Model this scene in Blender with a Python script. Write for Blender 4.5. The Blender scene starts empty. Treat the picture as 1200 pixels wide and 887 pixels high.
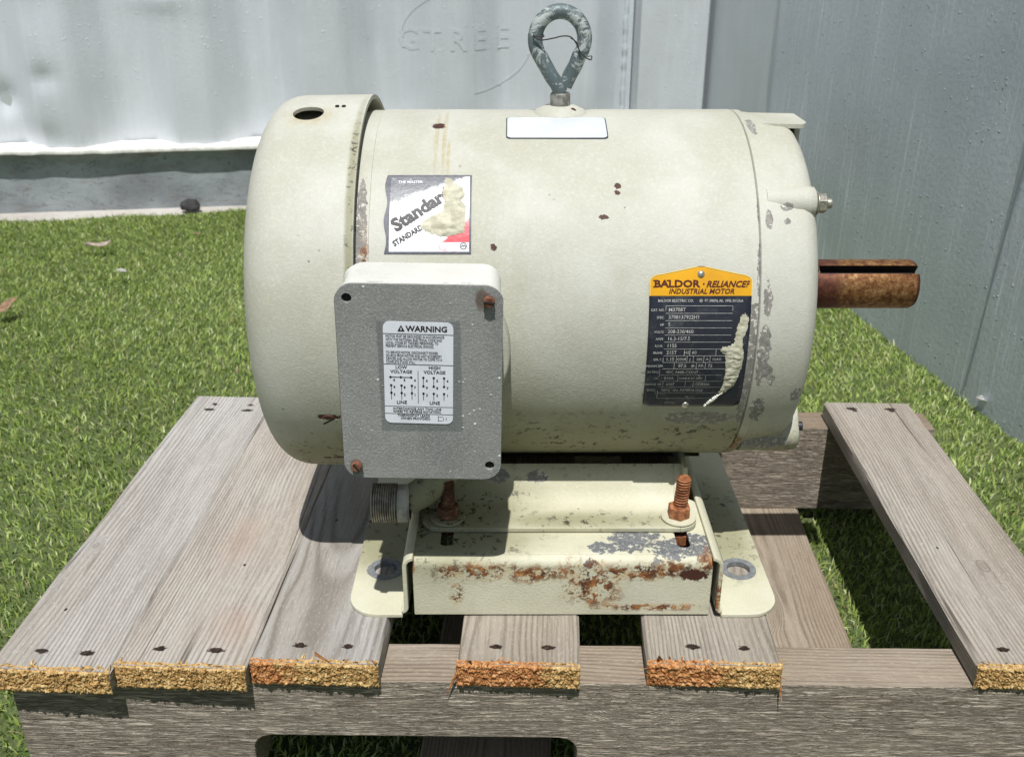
import bpy, bmesh, math, random
import numpy as np
from mathutils import Vector, Matrix, noise as mnoise

random.seed(7); np.random.seed(7)
R = math.radians
S = bpy.context.scene
COL = S.collection

# ------------------------------------------------------------------ camera, world, sun, exposure
cd = bpy.data.cameras.new('camera'); cam = bpy.data.objects.new('camera', cd); COL.objects.link(cam)
cam.location = (0, 0, .534); cam.rotation_euler = (R(90-24.9), 0, 0)
cd.sensor_width = 36; cd.lens = 34.5; cd.clip_start = .01; cd.clip_end = 500
cd.dof.use_dof = True; cd.dof.focus_distance = .60; cd.dof.aperture_fstop = 20
S.camera = cam
SX, SY = .02, .42                                  # sun travel per metre of fall
sdir = Vector((SX, SY, -1)).normalized()
elev = math.asin(-sdir.z); azim = math.atan2(-sdir.x, -sdir.y)
w = bpy.data.worlds.new('World'); S.world = w; w.use_nodes = True
wt = w.node_tree; bg = wt.nodes['Background']; bg.inputs[1].default_value = .060
sk = wt.nodes.new('ShaderNodeTexSky'); sk.sky_type = 'NISHITA'; sk.sun_disc = False
sk.sun_elevation = elev; sk.sun_rotation = azim; sk.air_density = 1.2; sk.dust_density = 1.0
wt.links.new(sk.outputs[0], bg.inputs[0])
sd = bpy.data.lights.new('sun', 'SUN'); sun = bpy.data.objects.new('sun', sd); COL.objects.link(sun)
sd.energy = 5.0; sd.angle = R(.5); sd.color = (1, .985, .96)
sun.rotation_euler = sdir.to_track_quat('-Z', 'Y').to_euler()
sun.location = (-1, -1, 4)
S.view_settings.view_transform = 'Standard'; S.view_settings.look = 'None'
S.view_settings.exposure = 0.0; S.view_settings.gamma = 1
S.render.resolution_x = 1024; S.render.resolution_y = 756

# ------------------------------------------------------------------ node helper
class M:
    def __init__(s, name, rough=.6, spec=.4, metal=0):
        s.m = bpy.data.materials.new(name); s.m.use_nodes = True
        s.t = s.m.node_tree; s.b = s.t.nodes['Principled BSDF']
        s.b.inputs['Roughness'].default_value = rough
        s.b.inputs['Specular IOR Level'].default_value = spec
        s.b.inputs['Metallic'].default_value = metal
        s.tc = s.t.nodes.new('ShaderNodeTexCoord').outputs['Object']
    def n(s, ty, **k):
        n = s.t.nodes.new(ty)
        for a, v in k.items(): setattr(n, a, v)
        return n
    def put(s, sock, v):
        if hasattr(v, 'is_output') or isinstance(v, bpy.types.NodeSocket): s.t.links.new(v, sock)
        elif isinstance(v, (tuple, list)) and len(v) == 3 and sock.type == 'RGBA': sock.default_value = (*v, 1)
        else: sock.default_value = v
    def ma(s, op, a, b=0., c=0., clamp=False):
        n = s.n('ShaderNodeMath', operation=op); n.use_clamp = clamp
        s.put(n.inputs[0], a); s.put(n.inputs[1], b)
        if op in ('MULTIPLY_ADD', 'COMPARE', 'SMOOTH_MIN'): s.put(n.inputs[2], c)
        return n.outputs[0]
    def vm(s, op, a, b=(0, 0, 0), out=0):
        n = s.n('ShaderNodeVectorMath', operation=op); s.put(n.inputs[0], a)
        if op == 'SCALE': s.put(n.inputs[3], b)
        else: s.put(n.inputs[1], b)
        return n.outputs[out]
    def noise(s, scale, detail=4, rough=.6, dist=0, vec=None, st=None, col=False):
        v = vec if vec is not None else s.tc
        if st: v = s.vm('MULTIPLY', v, st)
        n = s.n('ShaderNodeTexNoise'); s.put(n.inputs['Vector'], v)
        n.inputs['Scale'].default_value = scale; n.inputs['Detail'].default_value = detail
        n.inputs['Roughness'].default_value = rough; n.inputs['Distortion'].default_value = dist
        return n.outputs['Color' if col else 'Fac']
    def vor(s, scale, vec=None, rnd=1, feat='F1', out='Distance'):
        n = s.n('ShaderNodeTexVoronoi', feature=feat); s.put(n.inputs['Vector'], vec if vec is not None else s.tc)
        n.inputs['Scale'].default_value = scale; n.inputs['Randomness'].default_value = rnd
        return n.outputs[out]
    def step(s, f, a, b, inv=False):                    # smooth 0..1 between a and b
        n = s.n('ShaderNodeMapRange', interpolation_type='SMOOTHSTEP'); s.put(n.inputs[0], f)
        s.put(n.inputs[1], a); s.put(n.inputs[2], b)
        n.inputs[3].default_value = 1. if inv else 0.; n.inputs[4].default_value = 0. if inv else 1.
        return n.outputs[0]
    def mix(s, f, a, b, bt='MIX'):
        n = s.n('ShaderNodeMix', data_type='RGBA', blend_type=bt)
        s.put(n.inputs[0], f); s.put(n.inputs[6], a); s.put(n.inputs[7], b)
        return n.outputs[2]
    def ramp(s, f, stops):
        n = s.n('ShaderNodeValToRGB'); s.put(n.inputs[0], f); e = n.color_ramp.elements
        while len(e) < len(stops): e.new(.5)
        for i, (p, c) in enumerate(stops): e[i].position = p; e[i].color = (*c, 1)
        return n.outputs[0]
    def xyz(s, v=None):
        n = s.n('ShaderNodeSeparateXYZ'); s.put(n.inputs[0], v if v is not None else s.tc); return n.outputs
    def band(s, c, a, b, soft):                          # 1 inside a..b
        return s.ma('MULTIPLY', s.step(c, a-soft, a+soft), s.step(c, b-soft, b+soft, True))
    def blobs(s, lst, namp=.8, nscale=120, edge=.06, detail=4):
        nz = s.ma('MULTIPLY', s.ma('SUBTRACT', s.noise(nscale, detail, .65), .5), namp*2)
        cur = None
        for (x, y, z, a, b, c) in lst:
            v = s.vm('SUBTRACT', s.tc, (x, y, z)); v = s.vm('MULTIPLY', v, (1/a, 1/b, 1/c))
            d = s.vm('LENGTH', v, out=1)
            cur = d if cur is None else s.ma('MINIMUM', cur, d)
        cur = s.ma('ADD', cur, nz)
        return s.step(cur, 1-edge, 1+edge, True)
    def col(s, c): s.put(s.b.inputs['Base Color'], c)
    def rough(s, c): s.put(s.b.inputs['Roughness'], c)
    def bump(s, h, strength=.4, dist=.001, prev=None):
        n = s.n('ShaderNodeBump'); n.inputs['Strength'].default_value = strength
        n.inputs['Distance'].default_value = dist; s.put(n.inputs['Height'], h)
        if prev is not None: s.put(n.inputs['Normal'], prev)
        s.t.links.new(n.outputs[0], s.b.inputs['Normal']); return n.outputs[0]

def flat(name, c, rough=.6, metal=0, spec=.4, nz=0, nscale=300, c2=None, bump=0):
    m = M(name, rough, spec, metal)
    if c2 is None: c2 = tuple(x*(1-nz) for x in c)
    m.col(m.mix(m.step(m.noise(nscale, 5), .35, .65), c2, c))
    if bump: m.bump(m.noise(nscale*1.3, 5), bump, .0006)
    return m.m

CREAM = (.485, .487, .420); CREAM2 = (.405, .400, .322); PRIMER = (.175, .165, .150)
RUST = (.26, .085, .022); RUST_D = (.075, .025, .012)

def cream_paint(name, chips=(), rust=(), grime_shade=None, streak=(), pit=.35, chipamp=.5, dark=(), primer=PRIMER, c1=None, c2=None):
    """aged cream enamel: mottling, grey primer where it has chipped off, rust, black mildew specks, painted-in olive shade"""
    m = M(name, .48, .45)
    big = m.noise(9, 4, .6); fine = m.noise(420, 3, .7)
    c = m.mix(m.step(big, .35, .68), c2 or CREAM2, c1 or CREAM)
    c = m.mix(m.ma('MULTIPLY', m.step(fine, .45, .75), .30), c, (.62, .62, .56))
    sc = m.noise(60, 6, .7, 1.2, st=(1, 1, 2.2))
    c = m.mix(m.ma('MULTIPLY', m.step(sc, .56, .72), .30), c, (.44, .41, .27))
    scr = m.noise(26, 8, .8, 2.5); c = m.mix(m.ma('MULTIPLY', m.band(scr, .498, .503, .002), .3), c, (.78, .77, .66))
    run = m.noise(48, 5, .7, .3, st=(1, .22, .22)); c = m.mix(m.ma('MULTIPLY', m.step(run, .55, .70), .22), c, (.40, .37, .27))
    bl = m.noise(17, 6, .72); c = m.mix(m.ma('MULTIPLY', m.step(bl, .50, .66), .22), c, (.58, .585, .54))
    spk = m.vor(150); pick = m.noise(38, 2)
    sp = m.ma('MULTIPLY', m.step(spk, .10, .16, True), m.step(pick, .62, .70))
    c = m.mix(m.ma('MULTIPLY', sp, .8), c, (.16, .11, .06))
    h = m.noise(700, 4, .6)
    if grime_shade:                                           # ellipsoids: mildew specks, plus olive shade painted low on the motor
        g = m.blobs(grime_shade, .35, 14, .45)
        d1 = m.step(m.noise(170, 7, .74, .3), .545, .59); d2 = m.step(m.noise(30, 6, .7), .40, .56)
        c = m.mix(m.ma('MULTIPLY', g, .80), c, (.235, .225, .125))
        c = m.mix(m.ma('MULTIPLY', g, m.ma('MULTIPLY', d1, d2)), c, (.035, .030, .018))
    if streak:
        g = m.blobs(streak, .3, 60, .3)
        c = m.mix(m.ma('MULTIPLY', g, m.ma('ADD', .35, m.ma('MULTIPLY', m.step(m.noise(240, 5, .7), .42, .6), .5))), c, (.40, .34, .20))
    hh = h
    if chips:
        g = m.blobs(chips, chipamp*1.5, 190, .04, 7); e = m.blobs(chips, chipamp*1.5, 190, .16, 7)
        pr = m.mix(m.step(m.noise(300, 4), .3, .7), primer, tuple(min(1, x*1.55) for x in primer))
        g = m.ma('MULTIPLY', g, m.step(m.noise(330, 6, .75), .40, .47)); c = m.mix(m.ma('MULTIPLY', e, .45), c, (.72, .71, .63)); c = m.mix(g, c, pr)
        hh = m.ma('SUBTRACT', hh, m.ma('MULTIPLY', g, 1.2))
    if rust:
        g = m.blobs(rust, .85, 75, .5, 7)
        n2 = m.step(m.ma('ADD', m.noise(210, 7, .72), m.ma('MULTIPLY', g, .06)), .515, .575)
        rc = m.ramp(m.noise(130, 6, .7), [(.36, (.045, .018, .012)), (.47, (.15, .055, .020)), (.57, (.30, .12, .035)), (.70, (.50, .28, .10))])
        c = m.mix(m.ma('MULTIPLY', m.ma('MULTIPLY', g, .5), m.step(m.noise(80, 5), .4, .6)), c, (.50, .36, .18))
        c = m.mix(m.ma('MULTIPLY', g, n2), c, rc)
        hh = m.ma('ADD', hh, m.ma('MULTIPLY', m.ma('MULTIPLY', g, n2), m.noise(400, 4)))
    if dark:
        g = m.blobs(dark, .9, 420, .12, 5); c = m.mix(g, c, (.055, .016, .008))
    m.col(c); m.rough(m.ma('ADD', .50, m.ma('MULTIPLY', m.noise(50, 4), .25)))
    m.bump(m.ma('ADD', hh, m.ma('MULTIPLY', m.noise(45, 3), .8)), pit, .0007)
    return m.m

def rusty(name, a=(.23, .075, .03), b=(.42, .17, .06), d=(.05, .018, .012), rough=.75):
    m = M(name, rough, .3, .15)
    m.col(m.ramp(m.noise(220, 7, .72), [(.28, d), (.45, a), (.60, b), (.75, (.55, .30, .13))]))
    m.bump(m.noise(500, 6, .7), .6, .0008); return m.m

def wood(name, axis='Y', tint=(1, 1, 1), dark=0., pits=(), redden=(), rough_saw=False, ringc=(.02, -.05), knots=()):
    m = M(name, .88, .12)
    oi = m.n('ShaderNodeObjectInfo').outputs['Random']
    off = m.n('ShaderNodeCombineXYZ'); m.put(off.inputs[0], m.ma('MULTIPLY', oi, 0.0)); m.put(off.inputs[1], m.ma('MULTIPLY', oi, 9.)); 
    base = m.tc
    X = m.xyz()
    if axis == 'Y': u, l, v = X[0], X[1], X[2]
    else: u, l, v = X[1], X[0], X[2]
    cb = m.n('ShaderNodeCombineXYZ'); m.put(cb.inputs[0], u); m.put(cb.inputs[1], l); m.put(cb.inputs[2], v)
    p = m.vm('ADD', cb.outputs[0], off.outputs[0])
    # knots push the rings aside
    warp = m.ma('MULTIPLY', m.ma('SUBTRACT', m.noise(7, 3, .5, vec=p, st=(1, .40, 1)), .5), .019)
    w2 = m.ma('MULTIPLY', m.ma('SUBTRACT', m.noise(60, 3, .6, vec=p, st=(1, .08, 1)), .5), .0016)
    du = m.ma('ADD', m.ma('SUBTRACT', u, ringc[0]), w2); dv = m.ma('SUBTRACT', v, ringc[1])
    r = m.ma('SQRT', m.ma('ADD', m.ma('MULTIPLY', du, du), m.ma('MULTIPLY', dv, dv)))
    r = m.ma('ADD', r, warp)
    for (ku, kl, kr) in knots:
        a = m.ma('SUBTRACT', u if not rough_saw else v, ku); b = m.ma('MULTIPLY', m.ma('SUBTRACT', l, kl), .45)
        dd = m.ma('SQRT', m.ma('ADD', m.ma('MULTIPLY', a, a), m.ma('MULTIPLY', b, b)))
        g = m.step(dd, 0., kr*3.2, True); r = m.ma('ADD', r, m.ma('MULTIPLY', g, .022))
    ring = m.ma('SINE', m.ma('MULTIPLY', r, 6.2832/.0022))
    rs = m.ma('MULTIPLY', m.ma('ADD', ring, 1), .5)
    rs = m.ma('MULTIPLY', m.ma('POWER', rs, 2.5), m.step(m.noise(22, 3, .6, vec=p, st=(1, .2, 1)), .20, .62))
    f1 = m.noise(620, 5, .75, vec=p, st=(1, .05, 1)); f2 = m.noise(90, 5, .7, vec=p, st=(1, .05, 1)); f3 = m.noise(11, 4, .6, vec=p, st=(1, .3, 1))
    gry = m.noise(900, 3, .7, vec=p, st=(1, .25, 1))
    L = (.400, .384, .358); Dk = (.175, .160, .142); W = (.325, .292, .250)
    c = m.mix(m.step(f3, .33, .68), W, L)
    c = m.mix(m.ma('MULTIPLY', m.step(f2, .44, .70), .42), c, Dk)
    c = m.mix(m.ma('MULTIPLY', rs, .70), c, (.155, .130, .108))
    c = m.mix(m.ma('MULTIPLY', m.step(f1, .48, .66), .50), c, (.165, .145, .125))
    c = m.mix(m.ma('MULTIPLY', m.step(gry, .52, .75), .38), c, (.60, .58, .55))
    ck = m.ma('MULTIPLY', m.band(m.noise(33, 2, .5, vec=p, st=(1, .03, 1)), .488, .5, .003), m.step(m.noise(9, 2, vec=p, st=(1, .5, 1)), .54, .62))
    c = m.mix(m.ma('MULTIPLY', ck, .75), c, (.07, .06, .05))
    if redden:
        g = m.blobs(redden, .5, 40, .8); c = m.mix(m.ma('MULTIPLY', g, .28), c, (.30, .19, .13))
    if pits:
        g = m.blobs(pits, .85, 420, .2, 4); c = m.mix(m.ma('MULTIPLY', g, .95), c, (.018, .012, .009))
    for (ku, kl, kr) in knots:
        a = m.ma('SUBTRACT', u if not rough_saw else v, ku); b = m.ma('MULTIPLY', m.ma('SUBTRACT', l, kl), .6)
        dd = m.ma('ADD', m.ma('SQRT', m.ma('ADD', m.ma('MULTIPLY', a, a), m.ma('MULTIPLY', b, b))), m.ma('MULTIPLY', m.ma('SUBTRACT', m.noise(90, 4), .5), kr*.8))
        c = m.mix(m.ma('MULTIPLY', m.step(dd, kr*.55, kr, True), .45), c, (.17, .13, .10))
        c = m.mix(m.ma('MULTIPLY', m.band(dd, kr*.9, kr*1.06, kr*.12), .6), c, (.06, .045, .035))
    c = m.mix(1., c, tuple(tint), 'MULTIPLY')
    if dark: c = m.mix(dark, c, (.16, .12, .09))
    h = m.ma('ADD', m.ma('MULTIPLY', f1, 1.1), m.ma('MULTIPLY', rs, -.45)); h = m.ma('ADD', h, m.ma('MULTIPLY', gry, .45))
    h = m.ma('SUBTRACT', h, m.ma('MULTIPLY', ck, 1.5))
    if rough_saw:
        s1 = m.noise(640, 6, .66, 1.0, vec=p, st=(1, .09, 1)); s2 = m.noise(150, 5, .65, .6, vec=p, st=(1, .07, 1)); s0 = m.noise(18, 3, vec=p, st=(1, .35, 1))
        side = m.step(m.ma('ABSOLUTE', m.xyz(m.n('ShaderNodeNewGeometry').outputs['Normal'])[2]), .4, .7, True)
        c = m.mix(m.ma('MULTIPLY', side, .55), c, (.64, .56, .46))
        dk = m.ma('MULTIPLY', m.step(s1, .425, .485, True), m.step(s0, .22, .55)); dk = m.ma('MULTIPLY', dk, side)
        c = m.mix(m.ma('MULTIPLY', dk, .60), c, (.11, .085, .06))
        c = m.mix(m.ma('MULTIPLY', m.ma('MULTIPLY', m.step(s2, .48, .62), side), .45), c, (.25, .20, .155))
        ln = m.ma('SINE', m.ma('MULTIPLY', m.noise(46, 5, .62, .5, vec=p, st=(1, .11, 1)), 150.)); ck2 = m.ma('MULTIPLY', m.ma('MULTIPLY', m.step(ln, .70, .97), m.step(m.noise(70, 4, .7, vec=p, st=(1, .2, 1)), .42, .56)), side)
        c = m.mix(m.ma('MULTIPLY', ck2, .45), c, (.09, .07, .05)); h = m.ma('SUBTRACT', h, m.ma('MULTIPLY', ck2, 1.6))
        hs = m.ma('ADD', m.step(s1, .40, .56), m.ma('MULTIPLY', s2, 1.2))
        m.col(c); m.bump(m.ma('ADD', m.ma('MULTIPLY', h, .5), m.ma('MULTIPLY', hs, side)), .9, .0016)
    else:
        m.col(c); m.bump(h, .55, .0008)
    return m.m

# ------------------------------------------------------------------ object helpers
def link(name, mesh, mats=None, parent=None, loc=(0, 0, 0), rot=(0, 0, 0)):
    o = bpy.data.objects.new(name, mesh); COL.objects.link(o)
    for mt in (mats if isinstance(mats, (list, tuple)) else [mats]):
        if mt is not None and len(mesh.materials) < 8: mesh.materials.append(mt)
    o.parent = parent; o.location = loc; o.rotation_euler = rot
    return o
def bm_obj(name, bm, mat, parent=None, smooth=True, ang=35, loc=(0, 0, 0), rot=(0, 0, 0), bevel=0, seg=2):
    me = bpy.data.meshes.new(name); bmesh.ops.recalc_face_normals(bm, faces=bm.faces); bm.to_mesh(me); bm.free()
    o = link(name, me, mat, parent, loc, rot)
    if bevel:
        b = o.modifiers.new('bevel', 'BEVEL'); b.width = bevel; b.segments = seg; b.limit_method = 'ANGLE'; b.angle_limit = R(40)
    if smooth:
        for p in me.polygons: p.use_smooth = True
        e = o.modifiers.new('wn', 'WEIGHTED_NORMAL') if bevel else None
        if e: e.keep_sharp = True
        else:
            me.set_sharp_from_angle(angle=R(ang))
    return o
def py_obj(name, vs, fs, mat, parent=None, smooth=True, ang=35, loc=(0, 0, 0), rot=(0, 0, 0), bevel=0):
    bm = bmesh.new(); vv = [bm.verts.new(v) for v in vs]
    for f in fs:
        try: bm.faces.new([vv[i] for i in f])
        except ValueError: pass
    return bm_obj(name, bm, mat, parent, smooth, ang, loc, rot, bevel)
def empty(name, loc, label, cat, group=None, rot=(0, 0, 0)):
    o = bpy.data.objects.new(name, None); COL.objects.link(o); o.location = loc; o.rotation_euler = rot
    o.empty_display_size = .05; tag(o, label, cat, group); return o
def tag(o, label, cat, group=None):
    o['label'] = label; o['category'] = cat
    if group: o['group'] = group
def add_box(bm, x0, x1, y0, y1, z0, z1):
    r = bmesh.ops.create_cube(bm, size=1); 
    for v in r['verts']: v.co = Vector(((x0+x1)/2+v.co.x*(x1-x0), (y0+y1)/2+v.co.y*(y1-y0), (z0+z1)/2+v.co.z*(z1-z0)))
def add_cyl(bm, p, d, r, h, n=24, r2=None, caps=True):
    """cylinder from p along d, length h"""
    q = Vector(d).to_track_quat('Z', 'Y').to_matrix().to_4x4()
    mat = Matrix.Translation(Vector(p)) @ q @ Matrix.Translation((0, 0, h/2))
    return bmesh.ops.create_cone(bm, cap_ends=caps, segments=n, radius1=r, radius2=r if r2 is None else r2, depth=h, matrix=mat)
def lathe(bm, prof, n=96, a0=0, a1=2*math.pi, axis='X', fn=None, c=(0, 0, 0), close=None):
    """profile of (x, r) turned about the local X axis (or Z)"""
    full = abs(a1-a0-2*math.pi) < 1e-6 if close is None else close
    m = n if full else n+1; rings = []
    for (x, r) in prof:
        ring = []
        for i in range(m):
            a = a0+(a1-a0)*i/n; rr = r+(fn(x, a, r) if fn else 0)
            p = (x, -math.cos(a)*rr, math.sin(a)*rr) if axis == 'X' else (math.cos(a)*rr, math.sin(a)*rr, x)
            ring.append(bm.verts.new((p[0]+c[0], p[1]+c[1], p[2]+c[2])))
        rings.append(ring)
    for a, b in zip(rings, rings[1:]):
        for i in range(n):
            j = (i+1) % m
            bm.faces.new((a[i], a[j], b[j], b[i]))
    return rings
def tube(bm, pts, rad, n=12, closed=False, caps=True):
    pts = [Vector(p) for p in pts]; N = len(pts); rings = []
    up = None
    for i, p in enumerate(pts):
        t = (pts[(i+1) % N]-pts[i-1]) if closed else (pts[min(i+1, N-1)]-pts[max(i-1, 0)])
        t.normalize()
        if up is None: up = t.orthogonal().normalized()
        up = (up-t*up.dot(t)).normalized(); s = t.cross(up)
        r = rad[i] if isinstance(rad, (list, tuple)) else rad
        rings.append([bm.verts.new(p+(up*math.cos(2*math.pi*k/n)+s*math.sin(2*math.pi*k/n))*r) for k in range(n)])
    for i in range(N if closed else N-1):
        a, b = rings[i], rings[(i+1) % N]
        for k in range(n): bm.faces.new((a[k], a[(k+1) % n], b[(k+1) % n], b[k]))
    if caps and not closed: bm.faces.new(rings[0][::-1]); bm.faces.new(rings[-1])
def rrect(x0, x1, y0, y1, r, n=6):
    out = []
    for cx, cy, s in ((x1-r, y0+r, -90), (x1-r, y1-r, 0), (x0+r, y1-r, 90), (x0+r, y0+r, 180)):
        for i in range(n+1):
            a = R(s+90*i/n); out.append((cx+r*math.cos(a), cy+r*math.sin(a)))
    return out
def ell(cx, cy, rx, ry, n=20): return [(cx+rx*math.cos(2*math.pi*i/n), cy+ry*math.sin(2*math.pi*i/n)) for i in range(n)]
def plate(bm, outer, holes, t, tf=lambda p: p):
    """flat plate with real holes; (u,v) outline, thickness t downward, tf maps (u,v,w)->xyz"""
    tb = bmesh.new(); edges = []
    for loop in [outer]+list(holes):
        vs = [tb.verts.new((a, b, 0)) for a, b in loop]
        edges += [tb.edges.new((vs[i], vs[(i+1) % len(vs)])) for i in range(len(vs))]
    bmesh.ops.triangle_fill(tb, use_beauty=True, use_dissolve=False, edges=edges, normal=(0, 0, 1))
    r = bmesh.ops.extrude_face_region(tb, geom=tb.faces[:])
    for v in [g for g in r['geom'] if isinstance(g, bmesh.types.BMVert)]: v.co.z -= t
    mp = {}
    for v in tb.verts: mp[v] = bm.verts.new(tf(v.co))
    for f in tb.faces:
        try: bm.faces.new([mp[v] for v in f.verts])
        except ValueError: pass
    # keep original faces too (top side)
    tb.free()
def sweep(bm, prof, axis, a, b, t, n=1):
    """sheet-metal strip: open polyline prof (2D) of thickness t swept along axis 'X' or 'Y' from a to b"""
    P = [Vector(p) for p in prof]; off = []
    for i, p in enumerate(P):
        d = (P[min(i+1, len(P)-1)]-P[max(i-1, 0)]).normalized(); off.append(p+Vector((d.y, -d.x))*t)
    loop = P+off[::-1]; rings = []
    for k in range(n+1):
        s = a+(b-a)*k/n
        rings.append([bm.verts.new((s, q.x, q.y) if axis == 'X' else (q.x, s, q.y)) for q in loop])
    L = len(loop)
    for r0, r1 in zip(rings, rings[1:]):
        for i in range(L): bm.faces.new((r0[i], r0[(i+1) % L], r1[(i+1) % L], r1[i]))
    m = len(P)
    for r in (rings[0], rings[-1]):
        for i in range(m-1): bm.faces.new((r[i], r[i+1], r[L-2-i], r[L-1-i]))
def arc(cx, cy, r, a0, a1, n=6): return [(cx+r*math.cos(R(a0+(a1-a0)*i/n)), cy+r*math.sin(R(a0+(a1-a0)*i/n))) for i in range(n+1)]

# text: each line becomes flat polygons (u,v)
_tc = []
def text(items):
    """items: (string, size, u, v, align, shear, bold, xscale, rot) -> (verts2d, faces)"""
    V, F = [], []
    obs = []
    for it in items:
        s, size, u, v, al, sh, bo, xs, rot = (list(it)+[0, 0, 1, 0])[:9] if len(it) < 9 else it
        cu = bpy.data.curves.new('t', 'FONT'); cu.body = s; cu.size = size; cu.align_x = al; cu.shear = sh; cu.offset = bo*size
        cu.resolution_u = 2; o = bpy.data.objects.new('t', cu); COL.objects.link(o); obs.append((o, u, v, xs, rot))
    bpy.context.view_layer.update(); dg = bpy.context.evaluated_depsgraph_get()
    for o, u, v, xs, rot in obs:
        me = bpy.data.meshes.new_from_object(o.evaluated_get(dg)); b = len(V); c, s_ = math.cos(rot), math.sin(rot)
        for q in me.vertices:
            x, y = q.co.x*xs, q.co.y; V.append((u+x*c-y*s_, v+x*s_+y*c))
        for p in me.polygons: F.append([b+i for i in p.vertices])
        bpy.data.meshes.remove(me); cu = o.data; bpy.data.objects.remove(o); bpy.data.curves.remove(cu)
    return V, F
def bars(V, F, lst):
    for (u0, v0, u1, v1, wd) in lst:
        d = Vector((u1-u0, v1-v0)).normalized()*wd/2; n = Vector((-d.y, d.x)); b = len(V)
        V += [(u0+n.x, v0+n.y), (u0-n.x, v0-n.y), (u1-n.x, v1-n.y), (u1+n.x, v1+n.y)]; F.append([b, b+1, b+2, b+3])
def dots(V, F, lst, r, n=8):
    for (u, v) in lst:
        b = len(V); V += ell(u, v, r, r, n); F.append(list(range(b, b+n)))
def decal(name, V, F, mat, parent, tf, loc=(0, 0, 0)):
    return py_obj(name, [tf(u, v) for u, v in V], F, mat, parent, smooth=False, loc=loc)

# ================================================================== SETTING
# ground sheet of pale concrete
g = M('concrete', .9, .2)
gc = g.mix(g.step(g.noise(3, 5), .3, .7), (.40, .375, .34), (.52, .49, .45)); gc = g.mix(g.ma('MULTIPLY', g.step(g.noise(90, 6), .5, .7), .4), gc, (.22, .2, .18))
g.col(gc); g.bump(g.noise(200, 6), .4, .002)
gr = py_obj('ground', [(-60, -60, -.004), (60, -60, -.004), (60, 60, -.004), (-60, 60, -.004)], [(0, 1, 2, 3)], g.m, smooth=False); gr['kind'] = 'structure'

CY = .135                                             # container face: y = 2.083 + CY*x
WALLX = lambda y: .518-.1407*(y-1.355)                # side wall foot

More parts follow.
